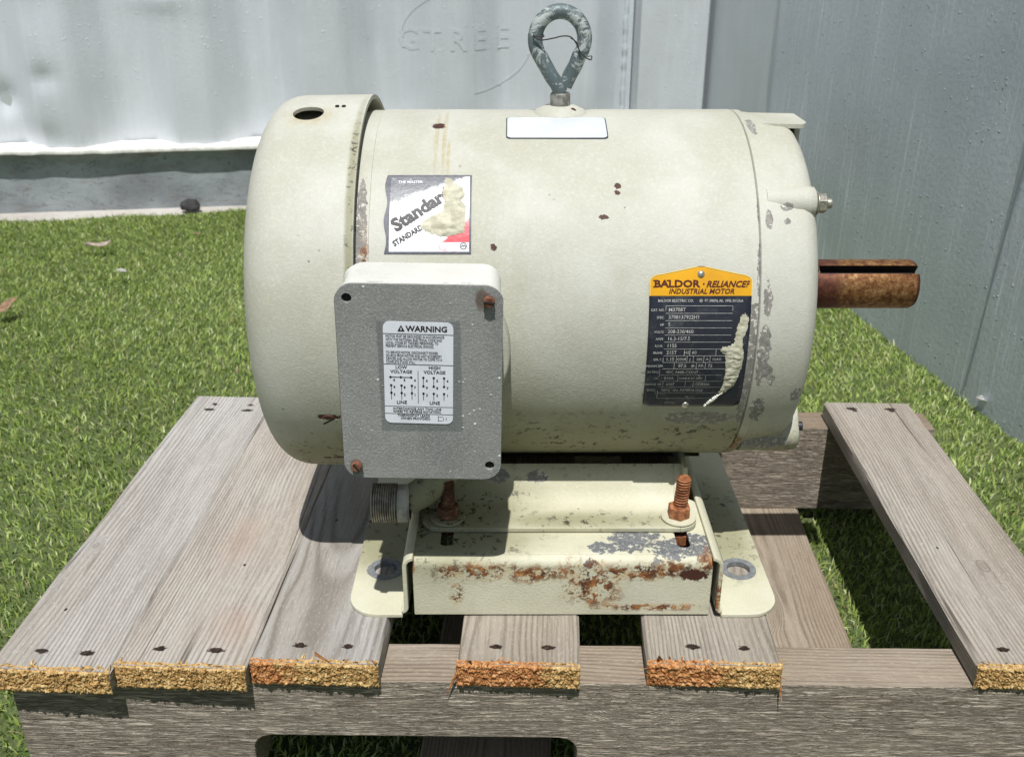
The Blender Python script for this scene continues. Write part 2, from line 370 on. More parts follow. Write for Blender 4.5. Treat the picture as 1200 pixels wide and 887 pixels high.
# turf: backing + blades in one mesh
def build_turf():
    ymin, xmin = .05, -2.3
    N = 600000
    x = np.random.uniform(xmin, .72, N); y = np.random.uniform(ymin, 2.3, N)
    edge = 2.083+CY*x-.062+.012*np.sin(x*9)+.008*np.sin(x*23+1)
    keep = (y < edge) & (x < .518-.1407*(y-1.355)-.002)
    far = (x < -1.4) | (y < .3); keep &= ~(far & (np.random.rand(N) < .35))
    def inb(x0, x1, y0, y1, sl): xx = x-sl*(y-y0); return (xx > x0) & (xx < x1) & (y > y0) & (y < y1)
    for bx in BOTTOMS: keep &= ~inb(bx[0], bx[1], .462, .86, .047)
    x, y = x[keep], y[keep]; n = len(x)
    # tuft rows: gather blades toward row centres
    tx = np.round(x/.0075)*.0075; ty = np.round(y/.0065)*.0065
    x = x*.6+tx*.4; y = y*.6+ty*.4
    hh = np.random.uniform(.005, .0108, n)*(1+.15*np.sin(x*31)*np.sin(y*27)); wd = np.random.uniform(.0006, .0011, n)
    # the pile lies over in slowly changing directions
    la = 2.2*np.sin(x*3.1+1)+1.7*np.cos(y*4.3)+np.random.normal(0, 1.5, n)
    ln = np.clip(np.random.normal(.62, .30, n), .05, 1.3)
    dx, dy = np.cos(la), np.sin(la)
    fa = np.random.uniform(0, math.pi, n); px, py = np.cos(fa)*wd, np.sin(fa)*wd
    cs = 1/np.sqrt(1+ln*ln)
    V = np.zeros((n, 5, 3), np.float32)
    z0 = .001
    m1, m2 = .45, 1.0
    V[:, 0] = np.stack([x-px, y-py, np.full(n, z0)], 1); V[:, 1] = np.stack([x+px, y+py, np.full(n, z0)], 1)
    h1 = hh*m1; s1 = hh*m1*ln*.35
    V[:, 2] = np.stack([x-px*.9+dx*s1, y-py*.9+dy*s1, z0+h1], 1); V[:, 3] = np.stack([x+px*.9+dx*s1, y+py*.9+dy*s1, z0+h1], 1)
    V[:, 4] = np.stack([x+dx*hh*ln*.95, y+dy*hh*ln*.95, z0+hh*cs*1.05], 1)
    V = V.reshape(-1, 3); b = np.arange(n)*5
    Q = np.stack([b, b+1, b+3, b+2], 1); T = np.stack([b+2, b+3, b+4], 1)
    # backing sheet
    bk = []; st = 60
    for i in range(st+1):
        xx = xmin+(.72-xmin)*i/st
        bk.append((xx, -2.0, .001)); ee = 2.083+CY*xx-.058+.012*math.sin(xx*9)+.008*math.sin(xx*23+1)
        bk.append((xx, ee, .001))
    nb = len(V); V = np.vstack([V, np.array(bk, np.float32)])
    BQ = np.array([(nb+2*i, nb+2*i+2, nb+2*i+3, nb+2*i+1) for i in range(st)])
    loops = np.concatenate([Q.ravel(), T.ravel(), BQ.ravel()]).astype(np.int32)
    ls = np.concatenate([np.arange(n)*4, 4*n+np.arange(n)*3, 7*n+np.arange(st)*4]).astype(np.int32)
    me = bpy.data.meshes.new('artificial_turf'); me.vertices.add(len(V)); me.vertices.foreach_set('co', V.ravel())
    me.loops.add(len(loops)); me.loops.foreach_set('vertex_index', loops)
    me.polygons.add(len(ls)); me.polygons.foreach_set('loop_start', ls)
    mi = np.zeros(len(ls), np.int32); mi[2*n:] = 1; me.polygons.foreach_set('material_index', mi)
    pal = np.array([(.33, .42, .105), (.24, .335, .080), (.43, .50, .185), (.125, .20, .05), (.56, .60, .33), (.34, .30, .15)])
    pk = np.random.choice(6, n, p=[.34, .26, .16, .13, .06, .05]); cc = pal[pk]*np.random.uniform(.9, 1.40, (n, 1))
    ca = np.ones((len(V), 4), np.float32); ca[:5*n, :3] = np.repeat(cc, 5, 0)
    at = me.attributes.new('tone', 'FLOAT_COLOR', 'POINT'); at.data.foreach_set('color', ca.ravel())
    me.update(calc_edges=True)
    a = M('turf_blade', .42, .5); an = a.n('ShaderNodeAttribute', attribute_name='tone'); a.col(an.outputs['Color'])
    a.b.inputs['Subsurface Weight'].default_value = 0
    tr = a.n('ShaderNodeBsdfTranslucent'); a.put(tr.inputs[0], an.outputs['Color']); ad = a.n('ShaderNodeMixShader'); ad.inputs[0].default_value = .30
    a.t.links.new(a.b.outputs[0], ad.inputs[1]); a.t.links.new(tr.outputs[0], ad.inputs[2]); a.t.links.new(ad.outputs[0], a.t.nodes['Material Output'].inputs[0])
    bkm = flat('turf_backing', (.10, .13, .045), .95, nz=.5, nscale=400)
    o = link('artificial_turf', me, [a.m, bkm]); o['kind'] = 'stuff'
    o['label'] = 'bright green artificial turf with short leaning blades'
BOTTOMS = [(-.318, -.228), (-.065, .025), (.170, .262)]
build_turf()

# ---------------- shipping container (corrugated side, bottom rail, corner post)
ang = math.atan(CY)
def silver(name, base=(.46, .49, .49), streaks=0., warm=0., spots=True, bmp=.35):
    m = M(name, .36, .5, .08)
    f = m.noise(2.5, 5, .6)
    c = m.mix(m.step(f, .3, .7), tuple(x*.90 for x in base), base)
    f2 = m.noise(30, 6, .75, st=(1, 1, .12)); c = m.mix(m.ma('MULTIPLY', m.step(f2, .45, .7), .22), c, tuple(x*1.25 for x in base))
    h = m.noise(160, 5, .6)
    if bmp > .5: h = m.ma('ADD', m.ma('MULTIPLY', m.noise(300, 5, .7, st=(1, 1, .05)), .25), m.ma('MULTIPLY', m.noise(150, 5, .6), .40))
    if streaks:
        s1 = m.noise(170, 5, .8, .1, st=(1, 1, .018)); s2 = m.step(s1, .53, .66)
        gate = m.step(m.noise(9, 4, .6, st=(1, 1, .3)), .34, .58)
        s2 = m.ma('MULTIPLY', s2, gate)
        c = m.mix(m.ma('MULTIPLY', s2, streaks), c, (.88, .90, .92))
        s3 = m.step(m.noise(110, 5, .75, st=(1, 1, .03)), .58, .72); c = m.mix(m.ma('MULTIPLY', s3, streaks*.16), c, (.20, .23, .26))
        h = m.ma('ADD', h, m.ma('MULTIPLY', s2, .22))
    if spots:
        v = m.vor(75); gate = m.step(m.noise(22, 3, .6), .48, .60); sp = m.ma('MULTIPLY', m.step(v, .08, .17, True), gate)
        c = m.mix(m.ma('MULTIPLY', sp, .75), c, (.75, .77, .77)); h = m.ma('ADD', h, m.ma('MULTIPLY', sp, 2.2))
        v2 = m.vor(40, vec=m.vm('ADD', m.tc, (3, 1, 7))); g2 = m.step(m.noise(9, 2, vec=m.vm('ADD', m.tc, (5, 5, 5))), .66, .7)
        c = m.mix(m.ma('MULTIPLY', m.step(v2, .05, .09, True), g2), c, (.04, .045, .05))
    if bmp > .5: c = m.mix(m.ma('MULTIPLY', m.step(m.noise(4.5, 6, .7, .4, st=(1, 1, .8)), .45, .65), .30), c, tuple(x*.72 for x in base))
    if warm: c = m.mix(m.ma('MULTIPLY', m.step(m.noise(6, 4), .45, .75), warm), c, (.30, .24, .17))
    m.col(c); m.rough(m.ma('ADD', .34, m.ma('MULTIPLY', m.noise(40, 4), .2)))
    m.bump(h, bmp, .0012 if bmp < .5 else .0018); return m.m
cont = empty('shipping_container', (.408, 2.138, 0), 'pale grey corrugated steel container wall with dents and worn white bottom edge', 'container', rot=(0, 0, ang))
# local frame: x runs right along the wall (negative = left), y away
HB, HT = .117, 2.59
def cont_wall():
    per = .2570; d = .050; x = -.057; pts = [(-.150, d), (x-.118, d), (x-.186, 0)]; x -= per; pts.append((x, 0))
    while x > -2.9:
        pts += [(x-.058, d), (x-.118, d), (x-.186, 0)]; x -= per; pts.append((x, 0))
    pts = pts[::-1]
    # densify
    P = []
    for (a, b) in zip(pts, pts[1:]):
        k = max(1, int(abs(b[0]-a[0])/.012))
        for i in range(k): P.append((a[0]+(b[0]-a[0])*i/k, a[1]+(b[1]-a[1])*i/k))
    P.append(pts[-1])
    global DENTS
    DENTS = dents = [(-1.42, .215, .020, .028, .016), (-1.62, .30, .05, .012, -.010), (-1.325, .26, .02, .02, .008), (-1.55, .36, .04, .010, .008), (-1.55, .33, .04, .008, -.008), (-1.75, .17, .03, .06, .022), (-1.30, .42, .06, .09, .010), (-.95, .50, .12, .16, .008), (-1.36, .14, .05, .03, .010), (-1.1, .40, .05, .02, -.006)]
    zs = [HB+.012+i*.012 for i in range(60)]+[.9, 1.1, 1.4, 1.8, 2.2, HT-.06]
    vs = []; fs = []; W = len(P)
    for z in zs:
        for (x, dy) in P:
            q = dy+mnoise.noise(Vector((x*3, z*2, 1)))*.006+mnoise.noise(Vector((x*14, z*9, 4)))*.0012
            for (ax, az, rx, rz, am) in dents: q += am*math.exp(-((x-ax)/rx)**2-((z-az)/rz)**2)
            vs.append((x, q, z))
    for j in range(len(zs)-1):
        for i in range(W-1): fs.append((j*W+i, j*W+i+1, (j+1)*W+i+1, (j+1)*W+i))
    return py_obj('wall_panel', vs, fs, silver('container_paint', (.625, .655, .69)), cont, ang=60)
cont_wall()
# flattened bottom lip, worn white, wavy
vs, fs = [], []
lipm = flat('worn_white_edge', (.78, .77, .71), .6, nz=.25, nscale=60, bump=.5)
n = 160
for i in range(n+1):
    x = -2.9+2.75*i/n; wv = .004*mnoise.noise(Vector((x*6, 0, 0)))+.0025*mnoise.noise(Vector((x*25, 2, 0)))
    f = -.010+.004*mnoise.noise(Vector((x*10, 5, 0))); z0 = HB+wv; z1 = HB+.011+wv*.6+.002*mnoise.noise(Vector((x*40, 9, 0)))
    vs += [(x, f, z0), (x, f-.001, z0+.005), (x, f+.004, z1), (x, .045, z1+.003), (x, .045, z0)]
for i in range(n):
    for k in range(5): fs.append((i*5+k, i*5+(k+1) % 5, i*5+5+(k+1) % 5, i*5+5+k))
py_obj('bottom_lip', vs, fs, lipm, cont, ang=60)
# dents scratched rail behind the lip
rm = M('rail_paint', .5, .4, .1)
rc = rm.mix(rm.step(rm.noise(7, 5), .35, .7), (.22, .24, .25), (.35, .385, .40)); rc = rm.mix(rm.ma('MULTIPLY', rm.step(rm.noise(22, 6, .7, 1, st=(1, 1, 4)), .55, .68), .55), rc, (.20, .16, .12))
rc = rm.mix(rm.band(rm.noise(12, 5, .6, 1.5, st=(1, 1, 3)), .495, .502, .002), rc, (.05, .05, .05))
rm.col(rc); rm.bump(rm.noise(60, 5), .4, .003)
vs, fs = [], []; nx, nz = 140, 8
for j in range(nz+1):
    for i in range(nx+1):
        x = -2.9+2.86*i/nx; z = -.01+(HB+.012+.01)*j/nz
        vs.append((x, .012+.006*mnoise.noise(Vector((x*4, z*12, 3)))+.002*mnoise.noise(Vector((x*20, z*30, 3))), z))
for j in range(nz):
    for i in range(nx): a = j*(nx+1)+i; fs.append((a, a+1, a+nx+2, a+nx+1))
py_obj('bottom_rail', vs, fs, rm.m, cont, ang=80)
bm = bmesh.new(); add_box(bm, -.148, -.004, -.006, .14, 0, HT); bm_obj('corner_post', bm, silver('post_paint', (.62, .65, .675), warm=.12), cont, bevel=.004)
# rough weld where panel meets post
bm = bmesh.new(); pts = [(-.166+.0015*mnoise.noise(Vector((z*30, 0, 0))), .047, z) for z in np.linspace(.12, 1.6, 220)]
tube(bm, pts, [.0052+.0022*mnoise.noise(Vector((p[2]*70, 3, 1))) for p in pts], 8); bm_obj('weld_bead', bm, silver('weld_paint', (.58, .63, .65)), cont)
bm = bmesh.new(); add_box(bm, -2.9, 0, -.012, .16, HT-.06, HT+.06); bm_obj('top_rail', bm, silver('toprail_paint'), cont, bevel=.004)
bm = bmesh.new(); add_box(bm, -2.9, -.01, .06, 2.0, .14, HT); bm_obj('container_body', bm, silver('body_paint'), cont)
# ghost of painted-over raised lettering with an oval behind
mt = silver('ghost_paint', (.625, .655, .69), spots=False)
def cwy(x):                                            # depth of corrugation at x (local)
    t = (-.057-x) % .2570
    return .050*t/.058 if t < .058 else (.050 if t < .118 else (.050*(1-(t-.118)/.068) if t < .186 else 0))
def pdepth(x, z):
    q = cwy(x)+mnoise.noise(Vector((x*3, z*2, 1)))*.006+mnoise.noise(Vector((x*14, z*9, 4)))*.0012
    for (ax, az, rx, rz, am) in DENTS: q += am*math.exp(-((x-ax)/rx)**2-((z-az)/rz)**2)
    return q
def ghost(V, F, ox, oz, nm):
    bm = bmesh.new()
    for u, v in V: bm.verts.new((ox+u, 0, oz+v))
    bm.verts.ensure_lookup_table()
    for f in F:
        if len(f) > 2:
            try: bm.faces.new([bm.verts[i] for i in f])
            except ValueError: pass
    bmesh.ops.triangulate(bm, faces=bm.faces[:])
    for k in range(3): bmesh.ops.subdivide_edges(bm, edges=[e for e in bm.edges if e.calc_length() > .007], cuts=1, use_grid_fill=False); bmesh.ops.triangulate(bm, faces=bm.faces[:])
    for q in bm.verts: q.co.y = pdepth(q.co.x, q.co.z)-.0003
    bmesh.ops.solidify(bm, geom=bm.faces[:], thickness=-.0004)
    bm_obj(nm, bm, mt, cont, smooth=False); return
for k, ch in enumerate('GTREE'):
    V, F = text([(ch, .060, 0, 0, 'LEFT', 0, .012, 1.0, 0)]); ghost(V, F, -.640+.050*k, .300, 'raised_letter')
for a0, a1 in ((95, 170), (275, 345)):
    oV, oF = [], []; p = arc(0, 0, 1, a0, a1, 24)
    for (q, r_) in zip(p, p[1:]): bars(oV, oF, [(q[0]*.135, q[1]*.10, r_[0]*.135, r_[1]*.10, .003)])
    ghost(oV, oF, -.50, .315, 'raised_arc')

# ---------------- right side wall
wl = empty('steel_wall', (WALLX(.4), .4, 0), 'blue grey painted steel wall with drips and scratches at the right', 'wall', rot=(0, 0, math.atan(.1407)))
wm = silver('wall_paint', (.57, .615, .665), streaks=.85, bmp=.9)
def wallpanel(name, y0, y1, off, mat, z1=2.6):
    vs, fs = [], []; ny = int((y1-y0)/.02); zs = [i*.03 for i in range(30)]+[1.2, 1.8, z1]
    for z in zs:
        for i in range(ny+1):
            y = y0+(y1-y0)*i/ny; vs.append((off+.0035*mnoise.noise(Vector((y*2.5, z*2, 7)))+.0009*mnoise.noise(Vector((y*16, z*12, 7))), y, z))
    for j in range(len(zs)-1):
        for i in range(ny): a = j*(ny+1)+i; fs.append((a, a+1, a+ny+2, a+ny+1))
    return py_obj(name, vs, fs, mat, wl, ang=80)
wallpanel('wall_panel', -1.2, 1.395, 0, wm)
wallpanel('wall_panel', 1.385, 1.785, .006, silver('wall_smooth_paint', (.60, .635, .66), streaks=.12, spots=False))
bm = bmesh.new(); add_box(bm, .012, .06, -1.2, 1.78, 0, 2.6); bm_obj('wall_core', bm, silver('core_paint'), wl)
# vertical crack / seam line drawn by a thin raised bead
bm = bmesh.new(); tube(bm, [(-.0005+.0005*math.sin(z*9), .695+.004*mnoise.noise(Vector((z*8, 1, 1)))-.07*z, z) for z in np.linspace(.02, 1.2, 90)], .0013, 6)
bm_obj('seam_bead', bm, flat('bead', (.20, .22, .24), .5), wl)

# ================================================================== PALLET
pal = empty('wooden_pallet', (0, .66, 0), 'weathered grey wooden pallet with freshly sawn yellow board ends under the motor', 'pallet')
PL = Vector((0, .66, 0))
def board_mesh(w_, l_, t_, seed, ny=44, ch=.0018, wob=.0007, bow=.0):
    """length along Y from 0 to l_, width 0..w_, top at z=0"""
    cs = [(ch, 0), (w_*.25, 0), (w_*.5, 0), (w_*.75, 0), (w_-ch, 0), (w_, -ch), (w_, -t_*.5), (w_, -t_+ch), (w_-ch, -t_), (ch, -t_), (0, -t_+ch), (0, -t_*.5), (0, -ch)]
    vs, fs = [], []; L = len(cs)
    for j in range(ny+1):
        y = l_*j/ny
        for k, (x, z) in enumerate(cs):
            a = mnoise.noise(Vector((seed*7+x*3, y*14, k*1.7)))*wob; b = mnoise.noise(Vector((seed*3+x*30, y*9, z*90)))*wob
            edge = 1.6 if k in (0, 4, 5, 12) else .6
            vs.append((x+a*edge, y, z+b*edge+bow*math.sin(math.pi*j/ny)))
    for j in range(ny):
        for k in range(L): fs.append((j*L+k, j*L+(k+1) % L, (j+1)*L+(k+1) % L, (j+1)*L+k))
    fs.append(tuple(range(L))[::-1]); fs.append(tuple(ny*L+k for k in range(L)))
    return vs, fs
cutm = []
def cut_mat(orange):
    m = M('fresh_cut_wood', .8, .15)
    n1 = m.noise(330, 6, .76); n2 = m.noise(90, 4, .6)
    X = m.xyz()[0]
    c = m.ramp(n1, [(.36, (.05, .025, .010)), (.43, (.32, .18, .06)), (.53, (.52, .34, .135)), (.66, (.74, .57, .31))])
    if orange: 
        g = m.step(m.ma('ADD', X, m.ma('MULTIPLY', m.ma('SUBTRACT', n2, .5), .06)), orange-.01, orange+.01, True)
        c2 = m.ramp(n1, [(.36, (.05, .02, .01)), (.43, (.32, .12, .04)), (.54, (.52, .25, .095)), (.67, (.74, .47, .24))]); c = m.mix(g, c, c2)
    m.col(c); m.bump(n1, .7, .002); return m.m
def cut_end(par, w_, t_, seed, orange):
    """torn, splintery sawn face on the front of a board"""
    rnd = random.Random(seed); bm = bmesh.new(); st = .0009; nx = int(w_/st); nz = max(6, int(t_/st)); G = []
    for j in range(nz+1):
        row = []
        for i in range(nx+1):
            x = w_*i/nx; z = -t_*j/nz
            e = min(i, nx-i, 2)/2*min(j, nz-j, 1)
            d = (.0004+.0026*abs(mnoise.noise(Vector((x*260, z*300, seed))))+.0013*rnd.random())*(.25+.75*e)
            if j == 0: d = -.0010-.0030*abs(mnoise.noise(Vector((x*120, 3, seed))))-.0015*rnd.random(); z += .0006
            if j == nz: z -= .0012*rnd.random(); d = .0008
            row.append(bm.verts.new((x+rnd.uniform(-.0003, .0003), -d, z+(rnd.uniform(-.0003, .0003) if 0 < j < nz else 0))))
        G.append(row)
    for j in range(nz):
        for i in range(nx): bm.faces.new((G[j][i], G[j+1][i], G[j+1][i+1], G[j][i+1]))
    for k in range(int(w_*5200)):                       # fibres
        x = rnd.uniform(0, w_); z = -rnd.uniform(-.0004, t_); L = rnd.uniform(.0008, .0026); r = rnd.uniform(.00015, .00045)
        a = rnd.uniform(0, math.pi); d = Vector((rnd.uniform(-.7, .7), -1, rnd.uniform(-.5, .75))).normalized(); p = Vector((x, -.0012, z)); s = Vector((math.cos(a), 0, math.sin(a)))*r
        b = [bm.verts.new(p-s), bm.verts.new(p+s), bm.verts.new(p+Vector((s.z, 0, -s.x))), bm.verts.new(p+d*L)]
        for f in ((0, 1, 3), (1, 2, 3), (2, 0, 3)): bm.faces.new([b[q] for q in f])
    for k in range(int(w_*260)):                        # fringe of splinters along the top edge
        x = rnd.uniform(0, w_); L = rnd.uniform(.0012, .0048); r = rnd.uniform(.0004, .0010)
        p = Vector((x, .0005+rnd.uniform(0, .003), .0004)); d = Vector((rnd.uniform(-.6, .6), rnd.uniform(-1, .8), rnd.uniform(.05, .45))).normalized()
        b = [bm.verts.new(p-Vector((r, 0, 0))), bm.verts.new(p+Vector((r, 0, 0))), bm.verts.new(p+Vector((0, 0, -r))), bm.verts.new(p+d*L)]
        for f in ((0, 1, 3), (1, 2, 3), (2, 0, 3)): bm.faces.new([b[q] for q in f])
    bm_obj('cut_end', bm, cut_mat(orange), par, smooth=False)
naildark = rusty('nail_rust', (.03, .018, .013), (.07, .04, .028), (.01, .007, .006))
def nail(par, x, y, seed):
    rnd = random.Random(seed); bm = bmesh.new(); a0 = rnd.uniform(-.5, .5)
    # torn rim of lifted fibres round a sunk head
    for k in range(6):
        a = rnd.uniform(0, 2*math.pi); r = .0021+rnd.uniform(-.0006, .0008)
        p = Vector((x+math.cos(a)*r*1.25, y+math.sin(a)*r*.9, .0001)); q = p+Vector((rnd.uniform(-.0022, .0022), rnd.uniform(-.0004, .0004), rnd.uniform(.0002, .0007)))
        s = Vector((.0009, .0002, 0)); b = [bm.verts.new(p-s), bm.verts.new(p+s), bm.verts.new(q), bm.verts.new(p+Vector((0, 0, -.0006)))]
        for f in ((0, 1, 2), (1, 3, 2), (3, 0, 2)): bm.faces.new([b[i] for i in f])
    add_cyl(bm, (x, y, -.0010), (0, .15, 1), .0021, .0015, 10)
    bm_obj('nail', bm, naildark, par, smooth=False)
# x of front-left corner, width, front y, back y, slope, orange, nails, extra
deck = [(-.3225, .0772, .4700, .850, .049, 0, (.028, .057), .0), (-.2452, .0820, .4728, .851, .049, 0, (.024, .060), .0), (-.1620, .0797, .4760, .848, .043, .022, (.028, .058), .0),
        (-.0345, .0765, .4742, .845, .043, .055, (.024, .056), .0), (.0835, .0825, .4742, .842, .040, .045, (.030, .062), .0), (.2855, .0800, .4712, .836, .030, 0, (.022, .055), .0)]
tints = [(1.08, 1.09, 1.11), (1.08, 1.05, 1.02), (.94, .95, .96), (.90, .85, .78), (.86, .82, .75), (.96, .92, .87)]
for i, (x0, w_, yf, yb, sl, orr, nl, ex) in enumerate(deck):
    vs, fs = board_mesh(w_, yb-yf, .0162, i+1, bow=.0003)
    rp = random.Random(i*3+1); pits = [(nx_+rp.uniform(-.001, .001), .016+rp.uniform(-.001, .001), 0, rp.uniform(.0030, .0052), rp.uniform(.0016, .0026), .004) for nx_ in nl]+[(.02+rp.random()*.04, .05+rp.random()*.25, 0, .0010, .0014, .004)]+[(nx_-.008, .352, 0, .005, .0026, .004) for nx_ in (.030, .066)]
    red = [(.040, .135, 0, .012, .030, .01), (.062, .040, 0, .014, .018, .01)] if i == 1 else ([(.02, .3, 0, .02, .05, .01)] if i == 3 else [])
    kn = [(.045, .105, .004)] if i == 5 else ([(.012, .13, .002)] if i == 0 else [])
    wdm = wood('weathered_board', 'Y', tints[i], pits=pits, redden=red, ringc=((-.02, -.05), (.09, -.04), (.03, -.09), (.02, -.03), (.10, -.05), (-.03, -.05))[i], knots=kn)
    o = py_obj('deck_board', vs, fs, wdm, pal, ang=25, loc=Vector((x0, yf, .121))-PL, rot=(0, 0, -math.atan(sl)))
    cut_end(o, w_, .0162, i*11+3, orr)
    for k, nx_ in enumerate(nl): nail(o, nx_, .016, i*5+k)
    for k, nx_ in enumerate((.024, .058)): nail(o, nx_, yb-yf-.017, i*7+k+50)
# long splinter hanging at the corner of the fourth board, and one standing on the fifth
spl_m = cut_mat(.5)
def splinters(par, lst):
    for (p, q, r) in lst:
        bm = bmesh.new(); p, q = Vector(p), Vector(q); d = (q-p).normalized(); s = d.cross(Vector((0, 1, .3))).normalized()*r; u = d.cross(s).normalized()*r*.6
        b = [bm.verts.new(p-s), bm.verts.new(p+s), bm.verts.new(p+u), bm.verts.new(q)]
        for f in ((0, 1, 3), (1, 2, 3), (2, 0, 3), (0, 2, 1)): bm.faces.new([b[i] for i in f])
        bm_obj('splinter', bm, spl_m, par, smooth=False)
bds = [o for o in pal.children if o.name.startswith('deck_board')]
splinters(bds[3], [((.002, -.001, -.004), (-.007, -.003, -.024), .0016), ((.003, 0, -.002), (-.004, -.003, -.014), .0012), ((.008, .002, 0), (.010, -.004, .006), .0015)])
splinters(bds[4], [((.008, .004, -.001), (.006, -.003, .009), .0022), ((.002, 0, -.004), (-.007, -.003, -.002), .0009), ((.002, 0, -.009), (-.006, -.003, -.007), .0008), ((.080, 0, -.007), (.087, -.003, -.009), .0008), ((.082, 0, -.012), (.084, -.004, -.026), .0010)])
splinters(bds[2], [((.076, .006, -.001), (.079, -.003, .003), .003), ((.040, .008, .0005), (.052, -.002, .002), .003)])

def stringer(name, xL, xR, yf, slope, wd, notch, mat, z0=.016, z1=.1048):
    bm = bmesh.new(); L = xR-xL; out = [(0, z0)]
    for (a, b) in notch:
        a -= xL; b -= xL; h = z0+.043; r = .012
        out += [(a, z0)]+[(a+r-r*math.cos(R(t)), h-r+r*math.sin(R(t))) for t in (0, 20, 40, 60, 90)]+[(b-r+r*math.sin(R(t)), h-r+r*math.cos(R(t))) for t in (0, 30, 50, 70, 90)]+[(b, z0)]
    out += [(L, z0)]
    k = 40
    out += [(L-(L*i/k), z1+.0006*mnoise.noise(Vector((i*.7, xL*9, wd)))) for i in range(k+1)]
    plate(bm, out, [], wd, lambda p: (p[0], -p[2], p[1]))
    return bm_obj(name, bm, mat, pal, ang=30, loc=Vector((xL, yf, 0))-PL, rot=(0, 0, -math.atan(slope)), bevel=.0012)
fs_m = wood('rough_sawn_beam', 'X', (.93, .84, .74), rough_saw=True, ringc=(-.05, .03), knots=[(.083, .399, .006)])
stringer('stringer', -.3165, .392, .4795, .014, .036, [(-.167, .042)], fs_m)
stringer('stringer', -.2990, .396, .826, .020, .034, [(-.15, .06)], wood('rough_sawn_beam_back', 'X', (.76, .66, .55), rough_saw=True, ringc=(-.04, .02)))
for i, (a, b) in enumerate(BOTTOMS):
    vs, fs = board_mesh(b-a, .388, .016, 20+i)
    py_obj('bottom_board', vs, fs, wood('bottom_board_wood', 'Y', (.84, .74, .62), ringc=(.05, -.02), knots=[(.03, .2, .006)]), pal, ang=25, loc=Vector((a, .468, .016))-PL, rot=(0, 0, -math.atan(.047)))

# ================================================================== MOTOR
AX = Vector((0, .669, .2985))                           # shaft axis; parts are modelled in the axis frame
mo = empty('electric_motor', (0, .669, .121), 'cream painted industrial electric motor with rusty shaft and grey junction box', 'motor')
AL = (0, 0, .2985-.121)
Rb, Rc = .121, .1292
def A(deg): return R(deg)                               # angle from front (0) up to top (90)
# housing
chipsB = [(-.0905, -.10, .064, .0035, .03, .050), (.150, -.105, .045, .004, .03, .018), (.150, -.09, .078, .0028, .02, .010), (.1475, -.114, .015, .006, .02, .016), (.146, -.117, -.018, .010, .02, .022), (.149, -.11, -.045, .006, .02, .012), (.118, -.108, -.052, .022, .02, .006)]
darkB = [(.064, -.080, .0905, .0020, .004, .0016), (.0635, -.083, .0875, .0018, .004, .0014), (.055, -.094, .0755, .0030, .004, .0012), (-.011, -.106, .060, .0018, .004, .0020), (.068, -.088, .080, .0010, .003, .001), (-.047, -.030, .1172, .0045, .004, .0022), (.004, -.02, .12, .003, .004, .002)]
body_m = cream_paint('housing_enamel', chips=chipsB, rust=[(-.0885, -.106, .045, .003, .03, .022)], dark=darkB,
    grime_shade=[(.05, -.075, -.095, .19, .07, .046), (-.02, -.09, -.09, .08, .07, .04), (.13, -.09, -.085, .05, .06, .04)], streak=[(-.0475, -.045, .112, .0014, .045, .016), (-.0425, -.045, .112, .0013, .050, .018), (-.0395, -.062, .104, .0012, .02, .010)])  # underside ellipsoids paint the body's shade as well as mildew
bm = bmesh.new()
def wob(x, a, r): return .00025*mnoise.noise(Vector((x*16, math.cos(a)*3, math.sin(a)*3)))
prof = [(-.150, .095), (-.150, .1195), (-.096, .1195), (-.0945, .1205), (-.086, Rb-.0006), (-.0855, Rb)]+[(-.0855+(.1475+.0855)*i/16, Rb) for i in range(1, 17)]+[(.1482, Rb-.0012), (.1482, .08)]
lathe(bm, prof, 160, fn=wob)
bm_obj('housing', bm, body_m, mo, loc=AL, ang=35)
# weld seam / skirt rib along the underside
bm = bmesh.new()
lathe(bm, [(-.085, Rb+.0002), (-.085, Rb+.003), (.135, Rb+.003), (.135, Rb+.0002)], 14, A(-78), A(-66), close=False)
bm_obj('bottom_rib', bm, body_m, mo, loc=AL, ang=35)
# fan cover: a thin shell with rounded outer corner and an open right edge
def dome(r0, x0, off):
    p = [(-.1655+off, .030), (-.1658+off, .07), (-.1655+off, .088)]
    for i in range(1, 15):
        t = R(90*i/14); p.append((-.1360-.0293*math.cos(t)**.80, .0900+(r0-.0900)*math.sin(t)**.78))
    return p
P1 = dome(Rc, 0, 0)+[(-.11, Rc+.0003), (-.0935, Rc+.0006)]
P2 = [(-.0935, Rc-.0022), (-.11, Rc-.0024)]+[(x+.0022, r-.0022) for x, r in dome(Rc, 0, 0)[::-1]]
bm = bmesh.new(); 
def wob2(x, a, r):
    v = .0006*mnoise.noise(Vector((x*12, math.cos(a)*2, math.sin(a)*2+5)))
    return v+(.0012*math.exp(-((a-R(98))/.22)**2)*(1 if r > .12 else 0))
ringsC = lathe(bm, P1+P2, 160, fn=wob2)
# close the bore
for ring in (ringsC[0], ringsC[-1]): bm.faces.new(ring)
fc_m = cream_paint('fan_cover_enamel', grime_shade=[(-.120, -.085, -.100, .06, .06, .036), (-.10, -.10, -.07, .016, .04, .014), (-.096, -.10, .05, .003, .12, .10)], streak=[(-.128, -.03, .12, .018, .016, .008)], dark=[(-.1145, -.119, -.0450, .0085, .006, .0022), (-.128, -.11, -.060, .0014, .004, .002), (-.121, -.10, -.075, .003, .004, .0012), (-.115, -.09, -.090, .006, .005, .002), (-.124, -.09, -.091, .003, .005, .0016)])
cover = bm_obj('fan_cover', bm, fc_m, mo, loc=AL, ang=40)
